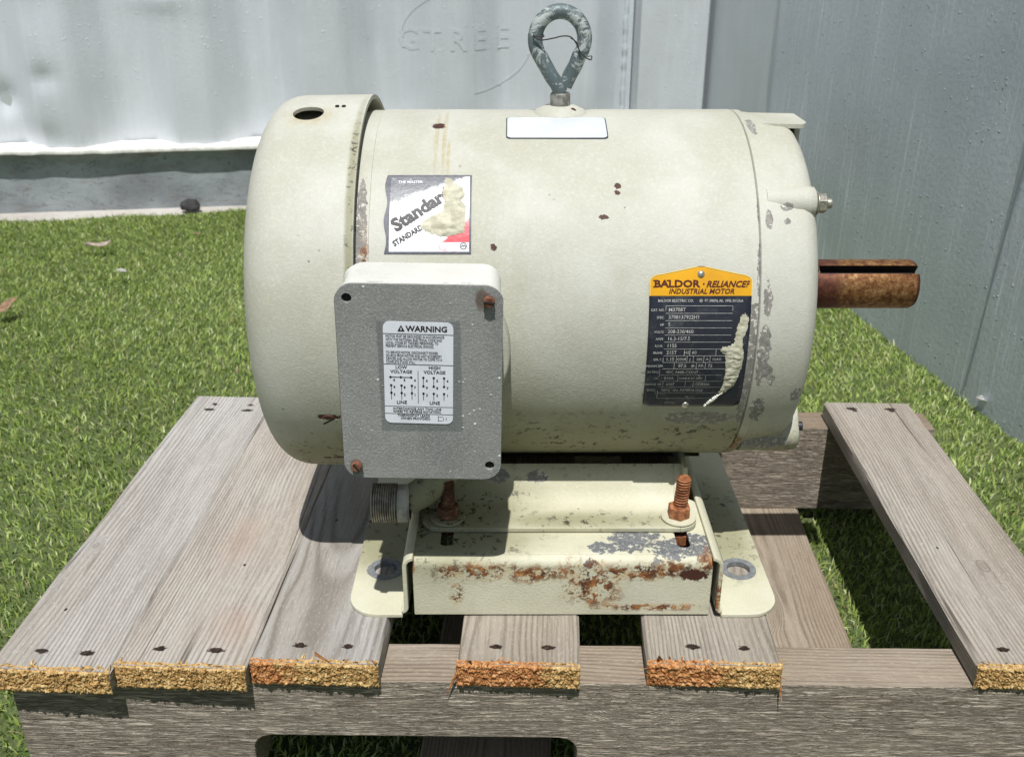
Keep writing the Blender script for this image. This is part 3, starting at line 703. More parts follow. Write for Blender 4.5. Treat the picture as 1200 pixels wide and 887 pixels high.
# real round opening in its shoulder with the bolt inside
hc = Vector((-.1290, -.0300, .121)); hd = Vector((-.12, -.30, 1)).normalized()
cb = bmesh.new(); add_cyl(cb, hc-hd*.02, hd, .0098, .04, 28)
cm = bpy.data.meshes.new('cutter'); cb.to_mesh(cm); cb.free(); co = bpy.data.objects.new('cutter', cm); COL.objects.link(co)
co.parent = mo; co.location = AL
bo = cover.modifiers.new('hole', 'BOOLEAN'); bo.object = co; bo.solver = 'EXACT'; bo.operation = 'DIFFERENCE'
bpy.context.view_layer.update(); dg = bpy.context.evaluated_depsgraph_get()
nm = bpy.data.meshes.new_from_object(cover.evaluated_get(dg)); cover.modifiers.clear(); old = cover.data; cover.data = nm; nm.name = 'fan_cover'
bpy.data.objects.remove(co)
black = flat('dark_cavity', (.02, .019, .017), .9, nz=.3)
darksteel = flat('dark_steel', (.10, .10, .105), .45, metal=.6, nz=.4)
bm = bmesh.new(); add_cyl(bm, hc-hd*.018, hd, .0175, .001, 24); bm_obj('cavity_disc', bm, black, cover)  # black disc behind the hole, stands in for the dark inside
bm = bmesh.new(); add_cyl(bm, hc-hd*.012, hd, .0040, .009, 6); add_cyl(bm, hc-hd*.016, hd, .0078, .004, 20); bm_obj('cover_bolt', bm, darksteel, cover, bevel=.0004)
for dx in (0, .0042):
    bm = bmesh.new(); add_cyl(bm, (-.1235+dx+.011, -.022, .1275), (0, -.25, 1), .0014, .0012, 10); bm_obj('pin_hole', bm, black, cover)
# slotted screw low on the cover
sp = Vector((-.1150, -.1199, -.0480)); sn = Vector((0, sp.y, sp.z)).normalized()
bm = bmesh.new(); add_cyl(bm, sp-sn*.001, sn, .0058, .0022, 20, .0048); 
bm_obj('cover_screw', bm, fc_m, cover, bevel=.0004)
bm = bmesh.new(); q = sn.to_track_quat('Z', 'Y').to_matrix().to_4x4(); bmesh.ops.create_cube(bm, size=1, matrix=Matrix.Translation(sp+sn*.0012) @ q @ Matrix.Rotation(.6, 4, 'Z') @ Matrix.Diagonal((.009, .0012, .0005, 1))); bm_obj('screw_slot', bm, black, cover, smooth=False)

# end bell
bell_m = cream_paint('end_bell_enamel', rust=[(.150, -.09, -.088, .003, .03, .02)], chips=[(.172, -.080, .0955, .0045, .01, .0028), (.1665, -.092, .080, .0040, .01, .0026), (.1665, -.098, .0725, .0028, .01, .0018), (.1545, -.095, .074, .0026, .01, .0055), (.1540, -.03, .117, .003, .02, .004),
     (.1535, -.113, .030, .0030, .01, .011), (.1535, -.12, -.004, .0040, .01, .022), (.157, -.119, -.016, .0035, .01, .006), (.161, -.117, -.022, .0022, .01, .004), (.180, -.108, -.035, .0045, .02, .006), (.156, -.112, -.045, .0045, .02, .012), (.167, -.09, -.082, .02, .02, .006)], chipamp=.62,
     grime_shade=[(.165, -.08, -.095, .05, .05, .026)], dark=[(.1795, -.083, .0745, .0016, .004, .0030)])
bm = bmesh.new()
prof = [(.1484, .07), (.1484, Rb-.0010), (.1490, Rb-.0002), (.1535, Rb-.0002), (.1538, Rb-.0014), (.160, Rb-.0018), (.172, Rb-.0040)]
for i in range(1, 9):
    t = R(90*i/8); prof.append((.172+.0178*math.sin(t)**.75, Rb-.0040-.032*(1-math.cos(t)**.8)))
prof += [(.1895, .055), (.193, .045), (.193, .024), (.190, .018)]
rr = lathe(bm, prof, 128); bm.faces.new(rr[-1])
bm_obj('end_bell', bm, bell_m, mo, loc=AL, ang=38)
bell = [o for o in mo.children if o.name == 'end_bell'][0]
bolt_m = flat('zinc_bolt', (.50, .47, .40), .4, metal=.7, nz=.45, nscale=500)
blk_m = flat('black_bolt', (.05, .05, .055), .4, metal=.5)
def boss(a, r, x1, w2, hgt):
    bm = bmesh.new(); st = []
    for i in range(9):
        t = R(-90+180*i/8); st.append((math.sin(t)*w2, math.cos(t)*hgt))
    c, s = math.cos(a), math.sin(a); rings = []
    for x, k in ((.1545, 1), (.170, 1), (x1-.006, 1.0), (x1-.001, .95), (x1, .84)):
        ring = []
        for (u, v) in [( -w2*1.15, -.022)]+st+[(w2*1.15, -.022)]:
            rr_ = r+v*k-(1-k)*.004; uu = u*k
            ring.append(bm.verts.new((x, -c*rr_+s*uu*1, s*rr_+c*uu)))
        rings.append(ring)
    for p, q in zip(rings, rings[1:]):
        for i in range(len(p)-1): bm.faces.new((p[i], p[i+1], q[i+1], q[i]))
    bm.faces.new(rings[-1]); bm.faces.new(rings[0][::-1])
    return bm
for (a, r_, x1, w2, hg) in ((46, .1120, .1855, .0098, .0085), (-47, .1130, .1935, .0125, .0095), (133, .1120, .1815, .0098, .0085), (-133, .113, .1935, .0125, .0095)):
    bm_obj('bolt_boss', boss(A(a), r_, x1, w2, hg), bell_m, bell, ang=50)
# flared lip on top of the bell
bm = bmesh.new(); plate(bm, rrect(.150, .1925, -.020, .020, .005), [], .0030, lambda p: (p[0], p[1], .1190+p[2]-(p[1]**2)*4-(p[0]-.15)*.02)); 
bm_obj('top_lug', bm, bell_m, bell, bevel=.001)
bm = bmesh.new(); sweep(bm, [(.1985, .1185), (.1985, .112), (.192, .098)], 'Y', -.024, .016, .004) if False else add_box(bm, .1865, .1905, -.012, .012, .098, .1145)
bm_obj('lug_web', bm, bell_m, bell, bevel=.001)
for (a, xb, r_, mt, sz) in ((45, .1855, .1130, bolt_m, .0062), (-44, .1875, .1075, blk_m, .0062)):
    c, s = math.cos(R(a)), math.sin(R(a)); p = (xb, -c*r_, s*r_)
    bm = bmesh.new(); add_cyl(bm, p, (1, 0, 0), sz*1.15, .0012, 18); add_cyl(bm, (xb+.0012, p[1], p[2]), (1, 0, 0), sz, .0048, 6); add_cyl(bm, (xb+.006, p[1], p[2]), (1, 0, 0), .0032, .0036, 14)
    bm_obj('bolt', bm, mt, bell, bevel=.0004)

# shaft with keyway
sh = M('rusted_shaft', .5, .5, .55)
X, Y, Z = sh.xyz()
n1 = sh.noise(150, 8, .75); worn = sh.ma('MULTIPLY', sh.step(sh.ma('ADD', X, sh.ma('MULTIPLY', sh.ma('SUBTRACT', sh.noise(60, 4), .5), .02)), .226, .236), sh.step(X, .284, .2855, True))
c = sh.ramp(n1, [(.28, (.025, .010, .008)), (.46, (.085, .030, .019)), (.60, (.15, .055, .030)), (.75, (.22, .10, .055))])
c2 = sh.ramp(sh.noise(260, 7, .8), [(.34, (.05, .020, .010)), (.46, (.17, .068, .022)), (.57, (.30, .16, .06)), (.72, (.52, .40, .26))])
c = sh.mix(worn, c, c2); sh.col(c); sh.rough(sh.ma('ADD', .38, sh.ma('MULTIPLY', sh.noise(200, 4), .3))); sh.bump(sh.noise(420, 6, .7), .5, .0006)
bm = bmesh.new(); rs = .0175
n = 72; kw0, kw1 = A(43), A(66)                       # keyway near the upper front
angs = [kw0+(2*math.pi-(kw1-kw0))*i/n+(kw1-kw0) for i in range(n+1)]
key = lambda rad: [( -math.cos(t)*rad, math.sin(t)*rad) for t in (kw0, kw1)]
am = (kw0+kw1)/2; kd = Vector((-math.cos(am), math.sin(am))); kp = Vector((-kd.y, kd.x)); hw = .0034
floor_ = rs-.0070
def ring_at(x, k, kd_open):
    out = []
    for t in angs: out.append((x, -math.cos(t)*rs*k, math.sin(t)*rs*k))
    # key floor
    pa = Vector((out[-1][1], out[-1][2])); pb = Vector((out[0][1], out[0][2]))
    if kd_open:
        fa = kd*floor_*k; u = (pa-pb).normalized(); 
        out += [(x, *(fa+u*hw*k)), (x, *(fa)), (x, *(fa-u*hw*k))]
    else:
        for tt in (.25, .5, .75):
            t = kw0+(kw1-kw0)*tt; out.append((x, -math.cos(t)*rs*k, math.sin(t)*rs*k))
    return [bm.verts.new(p) for p in out]
st = [(.165, 1, 0), (.2165, 1, 0), (.2185, 1, 1), (.24, 1, 1), (.2845, 1, 1), (.2870, .93, 1)]
rings = [ring_at(*q) for q in st]
for a, b in zip(rings, rings[1:]):
    L = len(a)
    for i in range(L):
        f_ = bm.faces.new((a[i], a[(i+1) % L], b[(i+1) % L], b[i]))
        if i >= L-4 and a[0].co.x > .2: f_.material_index = 1
bm.faces.new(rings[-1])
shaft = bm_obj('shaft', bm, [sh.m, flat('keyway_shade', (.020, .010, .008), .8, nz=.4)], mo, loc=AL, ang=30)  # keyway faces blackened so the slot looks shaded
bm = bmesh.new(); q = (kd*(rs-.0012)); add_cyl(bm, (.2125, q.x, q.y), (kd.x*0, kd.x, kd.y), .0042, .0016, 18, .0036); bm_obj('keyway_end', bm, black, shaft)
bm = bmesh.new(); add_cyl(bm, (.183, 0, 0), (1, 0, 0), .0215, .004, 40); bm_obj('shaft_seal', bm, rusty('seal_rust'), shaft)

# eye bolt
eb_m = M('eye_bolt_paint', .5, .5, .3)
mask = eb_m.step(eb_m.noise(90, 6, .70, .4), .49, .58)
c = eb_m.mix(mask, (.12, .155, .16), (.44, .48, .46)); c = eb_m.mix(eb_m.step(eb_m.noise(190, 5), .66, .70), c, (.035, .04, .04))
eb_m.col(c); eb_m.bump(eb_m.ma('ADD', mask, eb_m.noise(200, 4)), .5, .0008)
bm = bmesh.new(); ex, ez = .0315, .1845-.015; pts = []
# teardrop loop in the XZ plane
cx, cz, rr_ = ex-.0005, .1655, .0160
for i in range(41):
    t = R(-38+256*i/40); pts.append((cx+rr_*math.cos(t), .0012*math.sin(t*1), cz+rr_*1.06*math.sin(t)))
foot = (ex, 0, .1345)
pts = [(ex+.0035, .002, .136), (ex+.0065, .002, .1425), (ex+.0100, .001, .1490)]+pts+[(ex-.0098, -.001, .1495), (ex-.0060, -.002, .1430), (ex-.0018, -.002, .1375), (ex+.0005, -.001, .1325)]
pts = [(x, y, z+.0015) for x, y, z in pts]
tube(bm, pts, .0048, 16); eye = bm_obj('eye_bolt', bm, eb_m.m, mo, loc=AL, ang=60)
bm = bmesh.new(); lathe(bm, [(.121, .0), (.121, .0066), (.1225, .0068), (.1325, .0066), (.1335, .0060), (.1335, .0)], 24, axis='Z', c=(ex+.0005, 0, 0)); bm_obj('shank_collar', bm, flat('worn_steel', (.36, .35, .31), .5, metal=.5, nz=.5, nscale=250, bump=.5), eye)
bm = bmesh.new()
lathe(bm, [(.112, .0205), (.1195, .0200), (.1225, .0160), (.1248, .0110), (.1254, .0066), (.1254, 0)], 32, axis='Z', c=(ex+.0005, 0, 0))
bm_obj('lifting_boss', bm, cream_paint('boss_enamel', dark=[(ex+.009, -.009, .124, .0018, .0018, .002)]), mo, loc=AL, ang=50)
bm = bmesh.new(); wp = [(-.0175, -.006, .170), (-.0185, .004, .1702), (-.012, .006, .1695), (-.0115, -.006, .1690), (-.018, -.0063, .1695), (-.013, -.0068, .1672), (-.005, -.006, .1682), (.001, -.006, .1695), (.006, -.006, .1690), (.0095, -.006, .1655), (.0125, -.0065, .1600), (.0160, -.0065, .1565), (.0195, -.006, .1550), (.0200, -.005, .1572), (.0172, -.005, .1568)]
def smooth_pts(w, k=6):
    out = []; W_ = [Vector(p) for p in w]
    for i in range(len(W_)-1):
        p0, p1, p2, p3 = W_[max(i-1, 0)], W_[i], W_[i+1], W_[min(i+2, len(W_)-1)]
        for j in range(k):
            t = j/k; out.append(.5*((2*p1)+(-p0+p2)*t+(2*p0-5*p1+4*p2-p3)*t*t+(-p0+3*p1-3*p2+p3)*t**3))
    out.append(W_[-1]); return out
wire_m = flat('tie_wire', (.06, .055, .05), .5, metal=.5)
tube(bm, smooth_pts([(x+ex, y, z) for x, y, z in wp]), .00042, 6); bm_obj('tie_wire', bm, wire_m, eye)
bm = bmesh.new(); tube(bm, smooth_pts([(x+ex, -.0062, z-.0006) for x, z in ((.0060, .1690), (.0102, .1660), (.0118, .1610), (.0125, .1570))]), .0004, 6); bm_obj('tie_wire', bm, wire_m, eye)

# ---------------- junction box (axis frame; lid plane at y = -.178)
JB = Vector((-.0505, 0, .0030)); jy = -.178; rot_j = R(-1.0)
jm = M('junction_box_enamel', .5, .4)
c = jm.mix(jm.step(jm.noise(12, 4), .3, .7), (.60, .60, .55), (.72, .72, .67)); Xj = jm.xyz()
pe = jm.ma('MULTIPLY', jm.step(jm.noise(110, 5, .6), .545, .56), jm.band(Xj[1], -.181, -.1705, .002)); c = jm.mix(pe, c, (.34, .34, .33))
c = jm.mix(jm.ma('MULTIPLY', jm.step(jm.noise(300, 5), .55, .7), .3), c, (.42, .42, .40)); jm.col(c); jm.bump(jm.ma('ADD', jm.noise(90, 3), jm.noise(500, 3)), .4, .0008)
lm = M('junction_lid_paint', .62, .35)
n1 = lm.noise(24, 5, .6); c = lm.mix(lm.step(n1, .3, .7), (.205, .206, .198), (.275, .276, .262))
c = lm.mix(lm.ma('MULTIPLY', lm.step(lm.noise(1150, 3, .75), .50, .66), .65), c, (.42, .43, .42))
spk = lm.noise(340, 4, .8, .6, st=(1, 1, 2.2)); g1 = lm.step(spk, .63, .67); c = lm.mix(lm.ma('MULTIPLY', g1, .75), c, (.66, .67, .64))  # white grit specks, their grazing-light glint painted in
v = lm.ma('MULTIPLY', lm.step(lm.vor(210), .12, .2, True), lm.step(lm.noise(60, 2), .56, .64)); c = lm.mix(v, c, (.74, .74, .70))
# darker outline left by an older, wider sticker
old_l = lm.ma('MULTIPLY', lm.band(lm.ma('ADD', lm.xyz()[0], lm.ma('MULTIPLY', lm.noise(90), .002)), -.0722, -.0268, .0006), lm.band(lm.ma('ADD', lm.xyz()[2], lm.ma('MULTIPLY', lm.noise(70), .003)), -.0240, .0430, .0006))
c = lm.mix(lm.ma('MULTIPLY', old_l, .6), c, (.125, .135, .14))
rg = lm.blobs([(-.0155, -.18, .0535, .004, .01, .006), (-.0900, -.18, -.0480, .0035, .01, .005)], .5, 200, .3); c = lm.mix(lm.ma('MULTIPLY', rg, .75), c, (.10, .06, .04))
lm.col(c); lm.bump(lm.ma('ADD', lm.noise(800, 5, .75), lm.ma('MULTIPLY', lm.ma('ADD', g1, v), .8)), .6, .0009)
def jt(p): 
    u, v_, w_ = p; x, z = u, v_
    c_, s_ = math.cos(rot_j), math.sin(rot_j)
    return Vector((JB.x+x*c_-z*s_, jy-w_*1, JB.z+x*s_+z*c_))
hw_, hh_ = .0450, .0592
bm = bmesh.new(); rings = []
for (yy, k, rr_) in ((.0026, .0, .010), (.0030, .0, .010), (.0415, -.0005, .010), (.0440, -.0030, .009)):
    rings.append([bm.verts.new(jt((a, b, -yy))) for a, b in rrect(-hw_-k*-1+.0012, hw_+k-.0012, -hh_-k*-1+.0012, hh_+k-.0012, rr_, 6)])
for p, q in zip(rings, rings[1:]):
    for i in range(len(p)): bm.faces.new((p[i], p[(i+1) % len(p)], q[(i+1) % len(q)], q[i]))
bm.faces.new(rings[0]); bm.faces.new(rings[-1])
bm_obj('junction_box', bm, jm.m, mo, loc=AL, ang=40)
holes_uv = [(-.0385, .0510), (.0375, .0510), (-.0375, -.0505), (.0385, -.0500)]
bm = bmesh.new(); plate(bm, rrect(-hw_, hw_, -hh_, hh_, .0100, 8), [ell(*holes_uv[0], .0027, .0027), ell(*holes_uv[3], .0027, .0027)], .0024, lambda p: jt((p[0], p[1], p[2])))
lid = bm_obj('junction_lid', bm, lm.m, mo, loc=AL, bevel=.0006)
# pale bare rim of the lid
bm = bmesh.new(); o1 = rrect(-hw_-.0002, hw_+.0002, -hh_-.0002, hh_+.0002, .0102, 8)
ra = [bm.verts.new(jt((a, b, -.0003))) for a, b in o1]; rb_ = [bm.verts.new(jt((a, b, -.0020))) for a, b in o1]
for i in range(len(ra)): bm.faces.new((ra[i], ra[(i+1) % len(ra)], rb_[(i+1) % len(ra)], rb_[i]))
bm_obj('lid_rim', bm, flat('rim_paint', (.60, .59, .54), .5, nz=.2, nscale=80), lid)
for k in (0, 3):
    bm = bmesh.new(); p = jt((*holes_uv[k], -.0026)); add_cyl(bm, p, (0, -1, 0), .0034, .0004, 16); bm_obj('screw_hole', bm, black, lid)
scr_m = rusty('screw_rust', (.15, .06, .035), (.30, .14, .085), (.04, .018, .012), .5)
for k in (1, 2):
    p = jt((*holes_uv[k], 0)); bm = bmesh.new()
    add_cyl(bm, p, (0, -1, 0), .0029, .0022, 16); add_cyl(bm, (p.x, p.y-.0022, p.z), (0, -1, 0), .0033, .0018, 20, .0027)
    s_ = bm_obj('screw', bm, scr_m, lid, bevel=.0003)
    bm = bmesh.new(); bmesh.ops.create_cube(bm, size=1, matrix=Matrix.Translation((p.x, p.y-.0041, p.z)) @ Matrix.Rotation((.1, 1.0)[k-1], 4, 'Y') @ Matrix.Diagonal((.0058, .0006, .0010, 1))); bm_obj('screw_slot', bm, black, lid, smooth=False)
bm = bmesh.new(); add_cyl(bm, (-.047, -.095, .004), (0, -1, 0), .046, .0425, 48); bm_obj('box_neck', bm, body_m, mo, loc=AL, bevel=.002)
# threaded nipple and elbow under the box
th_m = flat('thread_steel', (.44, .40, .34), .45, metal=.45, nz=.55, nscale=180, bump=.4)
bm = bmesh.new(); pr = []; nt = 11
for i in range(nt):
    x = -.0925+.0015*i; pr += [(x, .0120), (x+.0004, .0131), (x+.0010, .0131), (x+.0014, .0120)]
lathe(bm, [(-.0925, .0105)]+pr+[(-.0755, .0105)], 40, c=(0, -.112, -.114)); nip = bm_obj('conduit_nipple', bm, th_m, mo, loc=AL, ang=30)
bm = bmesh.new(); lathe(bm, [(-.0925, .0105), (-.0925, .0100), (-.080, .0100)], 32, c=(0, -.112, -.114)); bm_obj('nipple_bore', bm, black, nip)
bm = bmesh.new(); lathe(bm, [(-.0755, .006), (-.0755, .0122), (-.0748, .0128), (-.0690, .0126), (-.0675, .0105)], 40, c=(0, -.112, -.1145)); bm_obj('conduit_collar', bm, flat('collar', (.50, .48, .43), .55, nz=.4, nscale=120, bump=.4), nip, ang=40)
bm = bmesh.new(); tube(bm, smooth_pts([(-.070, -.110, -.114), (-.058, -.106, -.108), (-.046, -.100, -.097), (-.036, -.092, -.082), (-.032, -.085, -.060)], 8), [.0095+.003*i/32 for i in range(33)], 20); bm_obj('conduit_elbow', bm, cream_paint('elbow_enamel', grime_shade=[(-.05, -.10, -.1, .06, .06, .06)]), mo, loc=AL)

# ---------------- labels
white_l = M('label_white', .35, .5); white_l.col(white_l.mix(white_l.step(white_l.noise(60, 5), .4, .75), (.72, .745, .80), (.64, .66, .71))); white_l.bump(white_l.noise(90, 3), .1, .0005); white_l = white_l.m
ink = flat('black_ink', (.02, .02, .024), .4, nz=.3)
ink2 = flat('sticker_ink', (.035, .032, .035), .5, nz=.3)
# warning label on lid
LW, LH = .0190, .0306
def wt_(u, v, w_=.0004):
    a = R(-.7); c_, s_ = math.cos(a), math.sin(a); uu, vv = u*c_-v*s_, u*s_+v*c_
    p = jt((uu-.0010, vv+.0075, w_)); return (p.x, p.y, p.z)
bm = bmesh.new(); plate(bm, rrect(-LW, LW, -LH, LH, .0036, 6), [], .0003, lambda p: Vector(wt_(p[0], p[1], .0004+p[2])))
wl_ = bm_obj('warning_label', bm, white_l, mo, loc=AL, smooth=False)
T = []
T.append(('WARNING', .0046, -.0066, LH-.0054, 'LEFT', 0, .03, 1.0, 0))
lines = ['MOTOR MUST BE GROUNDED IN ACCORDANCE', 'WITH THE NATIONAL ELECTRICAL CODE AND', 'LOCAL CODES BY TRAINED PERSONNEL TO', 'PREVENT SERIOUS ELECTRICAL SHOCKS.', '', 'TO SERVICE MOTOR, DISCONNECT POWER', 'SOURCE FROM MOTOR AND ANY ACCESSORY', 'DEVICES AND ALLOW MOTOR TO COME TO A', 'COMPLETE STAND STILL.']
for i, s in enumerate(lines):
    if s: T.append((s, .00215, -LW+.0013, LH-.0092-i*.00190, 'LEFT', 0, .016, .665, 0))
for u, a, b in ((-.0095, 'LOW', 'VOLTAGE'), (.0088, 'HIGH', 'VOLTAGE')):
    T += [(a, .0027, u, .0030, 'CENTER', 0, .02, 1, 0), (b, .0027, u, .0003, 'CENTER', 0, .02, 1, 0), ('LINE', .0029, u, -.0185, 'CENTER', 0, .02, 1, 0)]
T += [('INTERCHANGE ANY TWO LINE', .0021, -.001, -.0222, 'CENTER', 0, .02, .9, 0), ('WIRES TO REVERSE ROTATION.', .0021, -.001, -.0240, 'CENTER', 0, .02, .9, 0),
      ('THERMOSTAT LEADS', .0020, -.003, -.0264, 'CENTER', 0, .02, .95, 0), ('(WHEN PROVIDED)', .0020, -.002, -.0282, 'CENTER', 0, .02, .95, 0), ('J  J', .0018, .0145, -.0278, 'CENTER', 0, .02, 1, 0)]
def nums(rows, u0, du, v0):
    for j, r_ in enumerate(rows):
        for i, ch in enumerate(r_): T.append((ch, .0021, u0+du*i+.0015, v0[j], 'CENTER', 0, .03, 1, 0))
nums(['654', '987', '321'], -.0150, .0057, (-.0046, -.0090, -.0135)); nums(['654', '987', '321'], .0030, .0057, (-.0046, -.0090, -.0135))
V, F = text(T)
bars(V, F, [(-LW, LH-.0070, LW, LH-.0070, .0003), (-LW, .0056, LW, .0056, .0003), (-LW, -.0200, LW, -.0200, .00025), (-LW, -.0246, LW, -.0246, .00025), (-.0003, .0020, -.0003, -.0180, .0003),
    (-.0155, -.0022, -.0041, -.0022, .0004), (.0108, -.0256, .0108, -.0290, .0003), (.0108, -.0262, .0135, -.0262, .0002), (.0108, -.0286, .0135, -.0286, .0002)])
dd = [(-.0155, -.0022), (-.0098, -.0022), (-.0041, -.0022)]
for i in range(3):
    u = -.0152+.0057*i; bars(V, F, [(u, -.0072, u, -.0158, .00035)]); dd += [(u, -.0072), (u, -.0118)]
    u = .0026+.0057*i; bars(V, F, [(u, -.0022, u, -.0074, .00035), (u, -.0118, u, -.0158, .00035)]); dd += [(u, -.0022), (u, -.0074), (u, -.0118)]
dots(V, F, dd, .00072)
b = len(V); V += [(-.0112, LH-.0056), (-.0072, LH-.0056), (-.0092, LH-.0018)]; F.append([b, b+1, b+2])
decal('lettering', V, F, ink, wl_, lambda u, v: wt_(u, v, .00055))
V, F = [], []; bars(V, F, [(-.0092, LH-.0050, -.0092, LH-.0034, .0005)]); bars(V, F, [(LW-.0012, -.0175, LW-.0012, -.0110, .0006)][:0]); decal('warning_mark', V, F, white_l, wl_, lambda u, v: wt_(u, v, .0007))

def cyl_tf(x0, a0, off, skew=0.):
    """wrap (u,v) on the housing: u along the shaft, v up along the arc"""
    def f(u, v, w_=0.):
        a = a0+v/Rb; r = Rb+off+w_; return (x0+u+skew*v, -math.cos(a)*r, math.sin(a)*r)
    return f
def wrap_sheet(name, out_fn, u0, u1, v0, v1, nu, nv, mat, parent, tf):
    vs, fs = [], []
    for j in range(nv+1):
        v = v0+(v1-v0)*j/nv; a, b = out_fn(v)
        for i in range(nu+1): vs.append(tf(a+(b-a)*i/nu, v))
    for j in range(nv):
        for i in range(nu): k = j*(nu+1)+i; fs.append((k, k+1, k+nu+2, k+nu+1))
    return py_obj(name, vs, fs, mat, parent, ang=60, loc=AL if parent is mo else (0, 0, 0))

# white blank label on top
def rr_fn(w, h, r):
    def f(v):
        d = h/2-abs(v); k = r-math.sqrt(max(0, r*r-(r-min(d, r))**2)); return (-w/2+k, w/2-k)
    return f
tfA = cyl_tf(.0285, R(75.0), .00035)
wb = wrap_sheet('label_border', rr_fn(.0645, .0305, .002), 0, 0, -.01525, .01525, 6, 24, flat('label_dark_edge', (.05, .055, .07), .5), mo, tfA)  # dark rim showing all round the blank label
tfA2 = cyl_tf(.0285, R(75.0), .0006)
wrap_sheet('blank_label', rr_fn(.0630, .0290, .002), 0, 0, -.0145, .0145, 6, 24, flat('blank_label_foil', (.60, .635, .70), .4, nz=.12, nscale=60), wb, tfA2)

# torn sticker "Standard"
sx, sa = -.0495, R(40.0); tfS = cyl_tf(sx, sa, .0005); HWs, HHs = .0245, .0252
sm = M('sticker_print', .38, .5)
# coordinates along sticker computed in object space: X and arc angle
Xs = sm.xyz(); uS = sm.ma('SUBTRACT', Xs[0], sx); aS = sm.ma('ARCTAN2', Xs[2], sm.ma('MULTIPLY', Xs[1], -1.)); vS = sm.ma('MULTIPLY', sm.ma('SUBTRACT', aS, sa), Rb)
dg_ = sm.ma('SUBTRACT', vS, sm.ma('MULTIPLY', uS, .42)); nn = sm.ma('MULTIPLY', sm.ma('SUBTRACT', sm.noise(160, 6, .8, 1), .5), .012)
c = (.82, .82, .83)
c = sm.mix(sm.step(sm.ma('ADD', dg_, nn), .0135, .0170), c, (.13, .135, .15))
red = sm.step(sm.ma('ADD', sm.ma('SUBTRACT', uS, sm.ma('MULTIPLY', vS, 1.1)), sm.ma('MULTIPLY', nn, 1.2)), .0265, .0300); c = sm.mix(red, c, (.62, .05, .07))
lw = sm.ma('MULTIPLY', sm.step(vS, -.0195, -.0185, True), sm.step(sm.noise(130, 4), .35, .5)); c = sm.mix(lw, c, (.74, .76, .80))
wear = sm.step(sm.noise(300, 6, .7), .60, .68); c = sm.mix(sm.ma('MULTIPLY', wear, .5), c, (.62, .62, .62)); sm.col(c); sm.bump(sm.noise(220, 5, .7), .5, .0006)
bd = wrap_sheet('sticker', lambda v: (-HWs-.0020+.0009*math.sin(v*260), HWs+.0006), 0, 0, -HHs-.0006, HHs+.0006, 20, 24, flat('sticker_edge', (.12, .125, .15), .5, nz=.4), mo, tfS)
tfS2 = cyl_tf(sx, sa, .0007)
wrap_sheet('sticker_face', lambda v: (-HWs+.0006, HWs-.0006), 0, 0, -HHs+.0006, HHs-.0008, 16, 24, sm.m, bd, tfS2)
ra_ = math.atan2(.70, 1.0)
V, F = text([('Standard', .0112, -.0195, -.0125, 'LEFT', 0, .05, 1.02, ra_), ('STANDARD ELECTRIC', .0047, -.0205, -.0215, 'LEFT', 0, .04, .82, ra_-.05)])
keep = []
for f in F:
    cu_ = sum(V[i][0] for i in f)/len(f); cv_ = sum(V[i][1] for i in f)/len(f)
    if abs(cu_) < HWs-.001 and abs(cv_) < HHs-.0015: keep.append(f)
ring_ = []
V2 = list(V); 
p = ell(.0205, -.0212, .0019, .0019, 18)
for a_, b_ in zip(p, p[1:]+p[:1]): bars(V2, keep, [(a_[0], a_[1], b_[0], b_[1], .0004)])
bars(V2, keep, [(.0192, -.0218, .0200, -.0206, .0004), (.0200, -.0206, .0206, -.0216, .0004), (.0206, -.0216, .0214, -.0206, .0004), (.0214, -.0206, .0219, -.0218, .0004)])
tfS3 = cyl_tf(sx, sa, .0009); decal('lettering', V2, keep, ink2, bd, lambda u, v: tfS3(u, v))
for it in (('THE MASTER', .0026, -.0195, .0195, 'LEFT', 0, .02, 1, 0), ('INC.', .0028, .0180, .0195, 'LEFT', .2, .02, 1, 0)):
    V, F = text([it]); decal('small_print', V, F, white_l, bd, lambda u, v: tfS3(u, v))

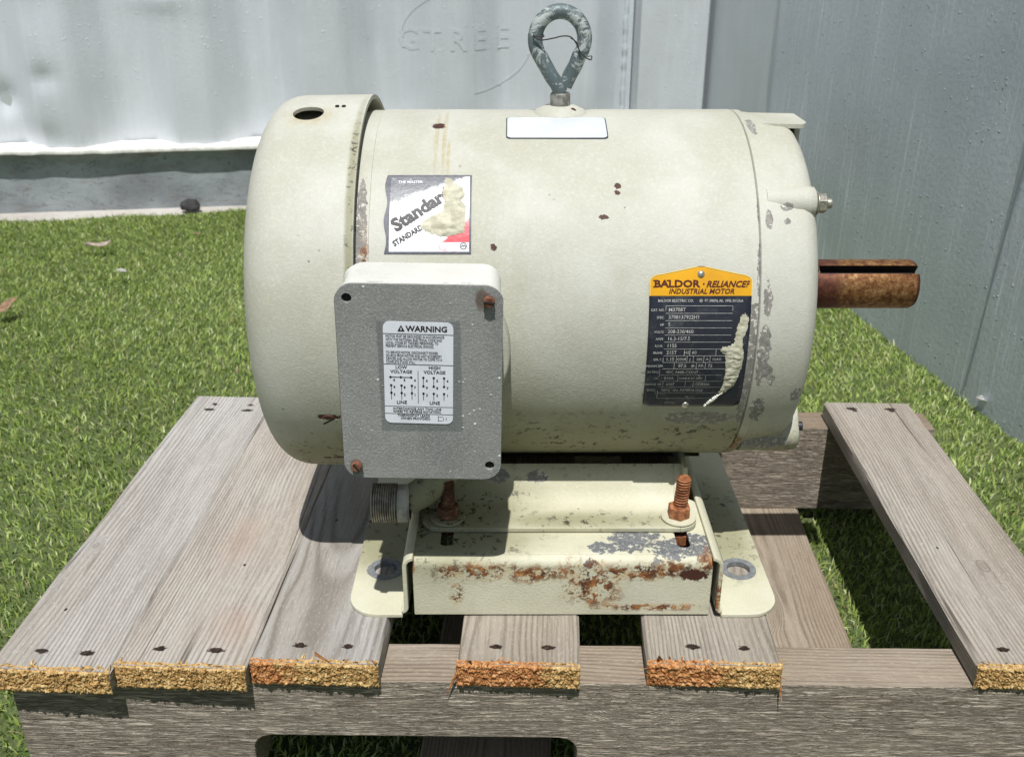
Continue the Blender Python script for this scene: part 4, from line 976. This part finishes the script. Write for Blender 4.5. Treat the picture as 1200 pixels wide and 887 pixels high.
def paint_scab(name, outline, parent, x0, a0, mat, amp=.0016, step=.0009, off=.0010, seed=1, loc=(0, 0, 0), wr=70):
    """crumpled flake of old cream paint stuck over a label; outline is a polygon (u,v)"""
    us = [p[0] for p in outline]; vs_ = [p[1] for p in outline]
    def inside(u, v):
        c_ = False; n_ = len(outline)
        for i in range(n_):
            (x1, y1), (x2, y2) = outline[i], outline[(i+1) % n_]
            if (y1 > v) != (y2 > v) and u < (x2-x1)*(v-y1)/(y2-y1)+x1: c_ = not c_
        return c_
    def dist(u, v):
        b_ = 1
        for i in range(len(outline)):
            p, q = Vector(outline[i]), Vector(outline[(i+1) % len(outline)]); d = q-p; t = max(0, min(1, (Vector((u, v))-p).dot(d)/d.length_squared)); b_ = min(b_, (Vector((u, v))-p-d*t).length)
        return b_
    bm = bmesh.new(); G = {}; nu = int((max(us)-min(us))/step)+2; nv = int((max(vs_)-min(vs_))/step)+2
    for j in range(nv):
        for i in range(nu):
            u = min(us)+i*step+.0009*mnoise.noise(Vector((i*.5, j*.5, seed))); v = min(vs_)+j*step+.0009*mnoise.noise(Vector((i*.5, j*.5, seed+9)))
            if inside(u, v):
                d = dist(u, v); k = min(1, d/.0022)
                h = off+amp*k*(.35+1.1*abs(mnoise.noise(Vector((u*wr*1.1, v*wr*2.6, seed))))+.35*mnoise.noise(Vector((u*420, v*520, seed))))
                G[i, j] = bm.verts.new(cyl_tf(x0, a0, h)(u, v))
    for (i, j) in list(G):
        q = [G.get(k) for k in ((i, j), (i+1, j), (i+1, j+1), (i, j+1))]
        if all(q): bm.faces.new(q)
    be = [e for e in bm.edges if e.is_boundary]
    r_ = bmesh.ops.extrude_edge_only(bm, edges=be)
    for v in [g_ for g_ in r_['geom'] if isinstance(g_, bmesh.types.BMVert)]:
        rad = Vector((0, v.co.y, v.co.z)); v.co -= rad.normalized()*max(.0002, rad.length-(Rb+.0006))
    return bm_obj(name, bm, mat, parent, ang=60, loc=loc)
scab_m = M('scab_paint', .6, .3); scab_m.col(scab_m.mix(scab_m.step(scab_m.noise(150, 5), .35, .65), (.40, .38, .28), (.56, .54, .42))); scab_m.bump(scab_m.noise(400, 5), .6, .0008); scab_m = scab_m.m
paint_scab('paint_scab', [(.0085, .0245), (.0125, .0232), (.0150, .0200), (.0200, .0165), (.0215, .0110), (.0195, .0080), (.0222, .0040), (.0215, -.0130), (.0150, -.0150), (.0070, -.0160), (-.0020, -.0130), (-.0062, -.0105), (-.0045, -.0060), (.0020, -.0015), (.0070, .0000), (.0085, .0060), (.0065, .0140), (.0090, .0190)], bd, sx, sa, scab_m, seed=3, amp=.0011, off=.0008, step=.0006)

# nameplate
nx0, na = .1125, R(2.4); tfN = cyl_tf(nx0, na, .0012, .00); NW = .0305; vT, vB = .0462, -.0462
def np_fn(v):
    if v > .0375: # shoulders and gable
        t = (v-.0375)/(vT-.0375); k = NW*(.06+.90*t) if t > .18 else NW*.06*(t/.18)**2+0
        if t > .45: k = NW*(.22+.74*(t-.45)/.55)
        else: k = NW*.22*(1-math.sqrt(max(0, 1-(t/.45)**1.7)))
        return (-NW+k, NW-k)
    if v < vB+.004: k = .004-math.sqrt(max(0, .004**2-(vB+.004-v)**2)); return (-NW+k, NW-k)
    return (-NW, NW)
blackp = M('nameplate_black', .35, .5, .1); c = blackp.mix(blackp.step(blackp.noise(70, 6, .7), .5, .8), (.022, .025, .038), (.10, .105, .11)); c = blackp.mix(blackp.ma('MULTIPLY', blackp.step(blackp.noise(300, 6, .8), .62, .7), blackp.step(blackp.xyz()[2], -.02, .02, True)), c, (.33, .33, .28)); blackp.col(c); blackp.bump(blackp.noise(90, 4), .3, .0006); blackp = blackp.m
yel = M('nameplate_yellow', .4, .5); yel.col(yel.mix(yel.step(yel.noise(40, 5), .4, .8), (.72, .36, .008), (.60, .29, .012))); yel = yel.m
np_ = wrap_sheet('nameplate', np_fn, 0, 0, vB, vT, 16, 60, blackp, mo, tfN)
so = np_.modifiers.new('th', 'SOLIDIFY'); so.thickness = .0008; so.offset = -1
tfN2 = cyl_tf(nx0, na, .00135); vY = .0288
wrap_sheet('yellow_header', lambda v: (np_fn(v)[0]+.0003, np_fn(v)[1]-.0003), 0, 0, vY, vT-.0004, 16, 20, yel, np_, tfN2)
# bright metal hairline round the plate
V, F = [], []
prev = None
for i in range(61):
    v = vY+(vT-.0003-vY)*i/60; a_, b_ = np_fn(v)
    if prev: bars(V, F, [(prev[1], prev[0], a_+.0001, v, .0005), (prev[2], prev[0], b_-.0001, v, .0005)])
    prev = (v, a_+.0001, b_-.0001)
tfN3 = cyl_tf(nx0, na, .0016); decal('plate_edge', V, F, flat('edge_metal', (.75, .60, .22), .4), np_, tfN3)
brown = flat('header_ink', (.10, .022, .012), .4, nz=.2)
V, F = text([('BALDOR', .0058, -.0279, .0348-.0008, 'LEFT', 0, .035, 1.20, 0), ('RELIANCE', .0051, .0030, .0340, 'LEFT', .32, .03, 1.02, 0), ('F', .0051, .0268, .0340, 'LEFT', .32, .03, .7, 0), ('INDUSTRIAL MOTOR', .0042, .0003, .0303-.0002, 'CENTER', .25, .022, .98, 0)])
bars(V, F, [(.0012, .0358, .0021, .0358, .0010)])
# slab serifs for the first word
for k, u in enumerate((-.0276, -.0195, -.0222+.0078)): bars(V, F, [(u-.0009, .0341, u+.0012, .0341, .0007), (u-.0009, .0378, u+.0012, .0378, .0007)])
decal('header_lettering', V, F, brown, np_, tfN3)
silver_i = flat('silver_print', (.50, .50, .48), .4, nz=.35, nscale=500)
faded = flat('faded_print', (.27, .27, .25), .5, nz=.35, nscale=500)
T = [('BALDOR ELECTRIC CO.', .0022, -.0254, .0252, 'LEFT', 0, .02, .92, 0), ('FT. SMITH, AR.  MFG. IN U.S.A', .0022, .0025, .0252, 'LEFT', 0, .02, .80, 0)]
rows = [('CAT. NO.', 'M3708T'), ('SPEC.', '3708137922H1'), ('HP', '5'), ('VOLTS', '208-230/460'), ('AMPS', '16.3-15/7.5'), ('R.P.M.', '1155'), ('FRAME', '215T'), ('SER. F.', '1.15'), ('NOM.NOM. EFF.', '')]
v0 = .0229; dv = .00442; uL, uR = -.0205, .0195
for i, (a_, b_) in enumerate(rows):
    v = v0-(i+1)*dv+.0014
    T.append((a_, .0021, uL-.0008 if i < 8 else uL+.0005, v-.0002, 'RIGHT', 0, .015, .9, 0))
    if b_: T.append((b_, .0032, uL+.0016, v-.0003, 'LEFT', 0, .012, .95, 0))
T += [('HZ', .0024, -.0064, v0-7*dv+.0014, 'CENTER', 0, .01, 1, 0), ('60', .0029, -.0034, v0-7*dv+.0012, 'LEFT', 0, .01, 1, 0), ('CODE', .0022, -.0092, v0-8*dv+.0014, 'CENTER', 0, .02, .9, 0), ('J', .0026, -.0045, v0-8*dv+.0012, 'LEFT', 0, .01, 1, 0), ('DES.', .0022, .0018, v0-8*dv+.0014, 'CENTER', 0, .01, .9, 0), ('A', .0025, .0062, v0-8*dv+.0014, 'CENTER', 0, .01, 1, 0), ('CLASS', .0022, .0122, v0-8*dv+.0014, 'CENTER', 0, .01, .9, 0),
      ('87.5', .0029, -.0110, v0-9*dv+.0012, 'LEFT', 0, .01, 1, 0), ('P.F.', .0023, .0030, v0-9*dv+.0014, 'CENTER', 0, .03, 1, 0), ('72', .0029, .0070, v0-9*dv+.0012, 'LEFT', 0, .01, 1, 0)]
V, F = text(T)
Hs = .00028; Lb = [(uL, v0, uR, v0, Hs)]
for i in range(1, 10): Lb.append((uL, v0-i*dv, uR, v0-i*dv, Hs))
Lb += [(uL, v0, uL, v0-8*dv, Hs), (uR, v0, uR, v0-8*dv, Hs)]
for (u, i) in ((-.0080, 6), (-.0046, 6), (.0112, 6), (-.0125, 7), (-.0060, 7), (-.0022, 7), (.0042, 7), (.0080, 7), (-.0135, 8), (.0000, 8), (.0055, 8)): Lb.append((u, v0-i*dv, u, v0-(i+1)*dv, Hs))
bars(V, F, Lb); decal('lettering', V, F, silver_i, np_, tfN3)
T = [('RATING', .0022, uL-.0018, v0-10*dv+.0014, 'RIGHT', 0, .015, .9, 0), ('40C AMB-CONT', .0029, uL+.0024, v0-10*dv+.0011, 'LEFT', 0, .015, .95, 0), ('CC', .0022, uL-.0018, v0-11*dv+.0014, 'RIGHT', 0, .015, .9, 0), ('010A', .0028, uL+.0015, v0-11*dv+.0012, 'LEFT', 0, .015, 1, 0), ('USABLE AT 208V', .0022, -.0098, v0-11*dv+.0014, 'LEFT', 0, .015, .9, 0),
     ('BEARINGS  DE', .0022, uL+.0002, v0-12*dv+.0014, 'RIGHT', 0, .015, .8, 0), ('6307', .0028, uL+.0030, v0-12*dv+.0012, 'LEFT', 0, .015, .95, 0), ('ODE', .0026, .0008, v0-12*dv+.0014, 'LEFT', 0, .02, .9, 0), ('6206', .0028, .0045, v0-12*dv+.0012, 'LEFT', 0, .015, .9, 0), ('ENCL.', .0024, uL-.0024, v0-13*dv+.0014, 'RIGHT', 0, .015, .9, 0), ('TEFC  SN. F0709161066', .0028, uL+.0004, v0-13*dv+.0011, 'LEFT', 0, .015, .92, 0), ('NP1256L', .0018, -.017, vB+.0030, 'LEFT', 0, .02, 1, 0)]
V, F = text(T); u1 = uL-.0015
Lb = [(u1, v0-i*dv, .0165, v0-i*dv, Hs) for i in (10, 11, 12, 13)]+[(u1, v0-14*dv, .0110, v0-14*dv, Hs), (u1, v0-9*dv, u1, v0-14*dv, Hs), (-.0105, v0-10*dv, -.0105, v0-11*dv, Hs), (.0065, v0-10*dv, .0065, v0-11*dv, Hs), (uL+.0012, v0-11*dv, uL+.0012, v0-12*dv, Hs), (-.0055, v0-11*dv, -.0055, v0-12*dv, Hs), (-.0006, v0-11*dv, -.0006, v0-12*dv, Hs)]
bars(V, F, Lb); decal('faded_lettering', V, F, faded, np_, tfN3)
for q_ in ((.0003, .0259), (-.0022, v0-9*dv+.0020)):
    V, F = [], []; dots(V, F, [q_], .0011, 14); decal('round_emblem', V, F, faded, np_, tfN3)
riv = flat('rivet_metal', (.58, .56, .50), .3, metal=.8, nz=.3)
for (u, v) in ((0, .0415), (-.0035, vB+.0012)):
    p = Vector(tfN(u, v)); nrm = Vector((0, p.y, p.z)).normalized(); bm = bmesh.new(); bmesh.ops.create_uvsphere(bm, u_segments=16, v_segments=10, radius=.0023, matrix=Matrix.Translation(p) @ nrm.to_track_quat('Z', 'Y').to_matrix().to_4x4() @ Matrix.Diagonal((1, 1, .6, 1))); bm_obj('rivet', bm, riv, np_)
paint_scab('paint_scab', [(.0245, .0180), (.0268, .0190), (.0298, .0160), (.0292, .0080), (.0270, .0030), (.0285, -.0080), (.0280, -.0170), (.0252, -.0290), (.0205, -.0340), (.0150, -.0365), (.0175, -.0290), (.0180, -.0180), (.0168, -.0080), (.0135, -.0050), (.0145, -.0015), (.0175, -.0020), (.0212, .0000), (.0222, .0090)], np_, nx0, na, scab_m, amp=.0009, off=.0015, step=.0006, seed=8, wr=140)
paint_scab('paint_curl', [(.0165, -.0345), (.0195, -.0335), (.0130, -.0420), (.0085, -.0465), (.0075, -.0455), (.0100, -.0415)], np_, nx0, na, flat('flake_edge', (.82, .80, .70), .5), amp=.0024, off=.002, seed=5, step=.0005)

# ---------------- mounting feet and adapter base (axis frame: deck top z=-.1775, channel top z=-.1325)
zt, zd = -.1327, -.1775
base_m = cream_paint('base_enamel', chips=[(.080, -.128, zt, .017, .012, .010), (.103, -.137, zt, .015, .010, .006), (.060, -.137, zt, .009, .006, .005), (.118, -.128, zt, .012, .009, .006), (.070, -.118, zt, .006, .004, .005), (.085, -.110, zt, .004, .003, .003), (.093, -.150, -.138, .006, .01, .004), (.050, -.149, -.137, .004, .01, .003), (.122, -.140, zt, .010, .008, .006), (.112, -.113, zt, .006, .003, .004)], chipamp=.95, primer=(.115, .12, .125),
    rust=[(-.020, -.152, -.142, .032, .02, .006), (.012, -.152, -.144, .02, .02, .006), (.045, -.152, -.143, .018, .02, .009), (.052, -.152, -.156, .018, .02, .011), (.075, -.152, -.143, .03, .02, .006), (-.036, -.152, -.160, .004, .02, .009), (.10, -.152, -.141, .03, .02, .005), (.09, -.152, -.170, .03, .02, .003), (.127, -.149, -.137, .008, .012, .008), (-.0655, -.15, -.139, .003, .01, .006)],
    grime_shade=[(-.04, -.095, -.13, .06, .060, .03)], dark=[(.117, -.153, -.145, .010, .01, .0045), (.1325, -.150, -.155, .0022, .02, .018)], pit=.55, c1=(.58, .565, .425), c2=(.50, .48, .345))  # housing cream turned yellower, full sun painted into the tone
slots = [rrect(.1080, .1165, -.136, -.098, .0040, 5), rrect(-.0470, -.0390, -.134, -.096, .0036, 5)]
bm = bmesh.new()
tp = [(-.0640, -.1430), (.1290, -.1430), (.1290, -.0840)]+[(.1290-.008+.008*math.cos(R(t)), -.0840+.008*math.sin(R(t))) for t in (20, 45, 70, 90)]+[(-.0560, -.0760), (-.0640, -.0800)]
plate(bm, tp, slots, .0028, lambda p: (p[0], p[1], zt+p[2]))
sweep(bm, arc(-.1430, zt-.0060, .0060, 90, 180, 8)+[(-.1492, zd+.0004)], 'X', -.0640, .1290, -.0028 if False else .0028) if False else None
# front lip: profile in (y,z)
pr = arc(-.1430, zt-.0065, .0065, 90, 178, 8)+[(-.1500, zd+.0012)]
sweep(bm, pr[::-1], 'X', -.0640, .1290, .0028, n=24)
mb = bm_obj('mounting_base', bm, base_m, mo, loc=AL, bevel=.0009, ang=30)
# rear crosspiece
bm = bmesh.new(); plate(bm, rrect(-.064, .129, .078, .150, .008), [], .0028, lambda p: (p[0], p[1], zt+p[2])); sweep(bm, [(.150, zt), (.1505, zd+.001)], 'X', -.064, .129, .0028)
bm_obj('rear_crosspiece', bm, base_m, mo, loc=AL, bevel=.0008)
# side rails: flange on the deck + upright wall
fl_m = cream_paint('flange_enamel', chips=[(.158, -.103, zd, .0125, .0105, .01), (-.090, -.103, zd, .0125, .0105, .01)], chipamp=.06, grime_shade=[(-.09, -.06, zd, .03, .05, .01), (.15, -.05, zd, .03, .06, .01)], pit=.5,
                  rust=[(.134, -.153, -.160, .004, .006, .016)], c1=(.58, .565, .425), c2=(.50, .48, .345))  # same sun-warmed cream painted into the flanges
def rail(s, xw, xo, hx, name):
    bm = bmesh.new(); a_, b_ = (xw+.004*s, xo) if s > 0 else (xo, xw+.004*s)
    r = .020; y0, y1 = -.1520, .160
    if s > 0: out = [(a_, y0)]+[(b_-r+r*math.cos(R(t)), y0+r+r*math.sin(R(t))) for t in range(-90, 1, 15)]+[(b_-r+r*math.cos(R(t)), y1-r+r*math.sin(R(t))) for t in range(0, 91, 15)]+[(a_, y1)]
    else: out = [(b_, y1)]+[(a_+r+r*math.cos(R(t)), y1-r+r*math.sin(R(t))) for t in range(90, 181, 15)]+[(a_+r+r*math.cos(R(t)), y0+r+r*math.sin(R(t))) for t in range(180, 271, 15)]+[(b_, y0)]
    plate(bm, out, [ell(hx, -.103, .0088, .0088, 28), ell(hx, .110, .0088, .0088, 28)], .0032, lambda p: (p[0], p[1], zd+.0034+p[2]))
    # upright with a bend at foot and a rolled top corner
    z1 = zt-.0045
    prf = [(xw+.0045*s, zd+.0034)]+[(xw+.0045*s-.0045*s*math.sin(R(t)), zd+.0079-.0045*math.cos(R(t))) for t in (20, 45, 70, 90)]+[(xw, z1)]+[(xw-.0045*s*(1-math.cos(R(t))), z1+.0045*math.sin(R(t))) for t in (25, 50, 75, 90)]
    sweep(bm, prf, 'Y', y0, y1, .0028*s)
    o = bm_obj(name, bm, fl_m, mo, loc=AL, bevel=.0007)
    return o
rr1 = rail(1, .1325, .1765, .158, 'side_flange'); rr2 = rail(-1, -.0675, -.1085, -.088, 'side_flange')
gm = flat('bare_grey_steel', (.25, .26, .27), .5, metal=.2, nz=.3, nscale=300, bump=.4)
for (par, hx) in ((rr1, .158), (rr2, -.088)):
    bm = bmesh.new(); lathe(bm, [(zd+.0008, .0080), (zd+.0042, .0080), (zd+.0044, .0086), (zd+.0042, .0122), (zd+.0034, .0124)], 36, axis='Z', c=(hx, -.103, 0)); bm_obj('hole_collar', bm, gm, par, ang=40)
# motor foot: folded bracket hugging the housing
ft_m = cream_paint('foot_enamel', chips=[(-.010, -.075, -.112, .009, .012, .005), (.018, -.075, -.112, .009, .012, .0045)], chipamp=.5, grime_shade=[(-.04, -.085, -.128, .055, .05, .022), (.04, -.11, zt, .10, .012, .006), (.05, -.06, -.09, .12, .05, .020)], pit=.5, c1=(.58, .565, .425), c2=(.50, .48, .345))  # sun-warmed cream; shade painted in under the housing, with mildew
bm = bmesh.new()
fp = [(-.1200, zt+.0040), (-.108, zt+.0042), (-.0960, zt+.0050), (-.0900, zt+.0078), (-.0860, zt+.0130), (-.0800, zt+.0240), (-.0768, zt+.0285)]
sweep(bm, fp, 'X', -.0480, .1120, .0034, n=8)
# rounded ends of the flat toe
for (cx_, s) in ((-.0480, -1), (.1120, 1)):
    out = [(cx_, -.120), (cx_, -.098)]; out += [(cx_+s*.012*math.cos(R(t)), -.109+.011*math.sin(R(t))) for t in range(80, -91, -15)]
    if s > 0: out = out[::-1]
    plate(bm, out, [], .0034, lambda p: (p[0], p[1], zt+.0040+p[2]))
    # gusset up to housing
sweep(bm, [(-.096, zt+.005), (-.0900, zt+.0078), (-.0860, zt+.0130), (-.0800, zt+.0240), (-.0768, zt+.0285)], 'X', .1120, .1210, .0034)
sweep(bm, [(-.096, zt+.005), (-.0900, zt+.0078), (-.0860, zt+.0130), (-.0800, zt+.0240), (-.0768, zt+.0285)], 'X', -.0570, -.0480, .0034)
bm_obj('motor_foot', bm, ft_m, mo, loc=AL, bevel=.0009, ang=40)
bm = bmesh.new(); add_box(bm, .1175, .1208, -.086, .080, zt+.0005, -.102); bm_obj('foot_side', bm, ft_m, mo, loc=AL, bevel=.001)
bm = bmesh.new(); add_box(bm, -.057, -.0537, -.086, .080, zt+.0005, -.102); bm_obj('foot_side', bm, ft_m, mo, loc=AL, bevel=.001)
bm = bmesh.new(); sweep(bm, [(-y, z) for y, z in fp], 'X', -.057, .121, -.0034); bm_obj('motor_foot', bm, ft_m, mo, loc=AL, bevel=.0009)
# hold-down bolts
rb1 = rusty('bolt_rust', (.24, .088, .036), (.46, .20, .09), (.06, .022, .014)); rb2 = rusty('bolt_rust_dark', (.11, .05, .03), (.22, .11, .07), (.04, .018, .012))
def stud(x, y, L, mt, lean=.0):
    z0 = zt+.0044; bm = bmesh.new(); pr = [(z0-.012, .0), (z0-.012, .0040)]; k = int((L)/.0020)
    for i in range(k):
        z = z0+.0095+.0020*i; pr += [(z, .0036), (z+.0007, .0048), (z+.0014, .0036)]
    pr += [(z+.0016, .0042), (z+.0022, .0034), (z+.0022, 0)]
    lathe(bm, pr, 22, axis='Z', c=(0, 0, 0)); 
    for v in bm.verts: v.co += Vector((x+lean*(v.co.z-z0), y, 0))
    s_ = bm_obj('stud', bm, mt, mo, loc=AL, ang=25)
    bm = bmesh.new(); add_cyl(bm, (x, y, z0+.0018), (0, 0, 1), .0080, .0080, 6, .0078); bm_obj('hex_nut', bm, mt, s_, bevel=.0008)
    bm = bmesh.new(); add_cyl(bm, (x, y, z0), (0, 0, 1), .0118, .0018, 28); bm_obj('washer', bm, ft_m, s_, bevel=.0005)
stud(.1122, -.108, .022, rb1, .06); stud(-.0430, -.108, .020, rb2)
bm = bmesh.new(); add_box(bm, .1065, .118, -.118, -.112, zt-.012, zt-.004); bm_obj('slot_bolt_head', bm, rb1, mo, loc=AL, bevel=.0008)

# ================================================================== LITTER ON THE TURF
def leaf(name, x, y, s, rot, mat, label, cat, group=None, curl=.3, asp=.45, seed=1):
    bm = bmesh.new(); n_, m_ = 10, 6; G = []
    for i in range(n_+1):
        t = i/n_; wd = asp*math.sin(math.pi*min(1, t*.97+.015))**.7*(1+.25*mnoise.noise(Vector((t*6, seed, 0)))); row = []
        for j in range(m_+1):
            q = (j/m_-.5)*2; row.append(bm.verts.new(((t-.5)*s, q*wd*s*.5, abs(q)*curl*s*.3+.12*s*math.sin(t*4+seed)+.04*s*mnoise.noise(Vector((t*5, q*3, seed))))))
        G.append(row)
    for i in range(n_):
        for j in range(m_): bm.faces.new((G[i][j], G[i+1][j], G[i+1][j+1], G[i][j+1]))
    bmesh.ops.solidify(bm, geom=bm.faces[:], thickness=.0006)
    o = bm_obj(name, bm, mat, None, loc=(x, y, .024), rot=(.1, -.1, rot), ang=60); tag(o, label, cat, group); return o
tan = flat('dry_leaf_tan', (.50, .33, .20), .7, nz=.4, nscale=120); pale = flat('bleached_paper', (.72, .62, .55), .7, nz=.3, nscale=90); wht = flat('pale_chip', (.70, .68, .66), .7, nz=.3)
greyl = flat('grey_scrap', (.35, .36, .42), .7, nz=.3)
leaf('dry_leaf', -.724, 1.655, .045, .55, pale, 'pale pinkish scrap curled on turf left of the motor', 'litter', asp=.34, seed=2)
leaf('dry_leaf', -.741, 1.345, .040, .9, tan, 'tan dry leaf on turf near the left edge', 'leaf', asp=.5, seed=4)
leaf('dry_leaf', -.765, 1.330, .026, -.6, greyl, 'small grey scrap touching the tan dry leaf', 'litter', asp=.5, seed=6)
leaf('dry_leaf', -.63, 1.51, .016, .2, wht, 'tiny whitish chip on turf behind the left boards', 'litter', asp=.7, seed=7)
leaf('dry_leaf', -.57, 1.72, .015, 1.2, tan, 'tiny orange leaf bit on turf near the fan cover', 'leaf', asp=.7, seed=8)
leaf('dry_leaf', .560, 1.045, .024, .3, wht, 'whitish scrap on turf beside the steel wall', 'litter', asp=.5, seed=9)
bm = bmesh.new(); bmesh.ops.create_icosphere(bm, subdivisions=3, radius=1)
for v in bm.verts:
    k = 1+.25*mnoise.noise(v.co*1.6)+.08*mnoise.noise(v.co*5); v.co = Vector((v.co.x*.021*k, v.co.y*.015*k, max(-.3, v.co.z)*.017*k))
rk = bm_obj('rock', bm, flat('dark_stone', (.05, .05, .05), .85, nz=.4, nscale=90, bump=.6), None, loc=(-.655, 1.965, .008), ang=50); tag(rk, 'small black stone at the foot of the container rail', 'stone')

# join check: drop unused data
for me in list(bpy.data.meshes):
    if me.users == 0: bpy.data.meshes.remove(me)
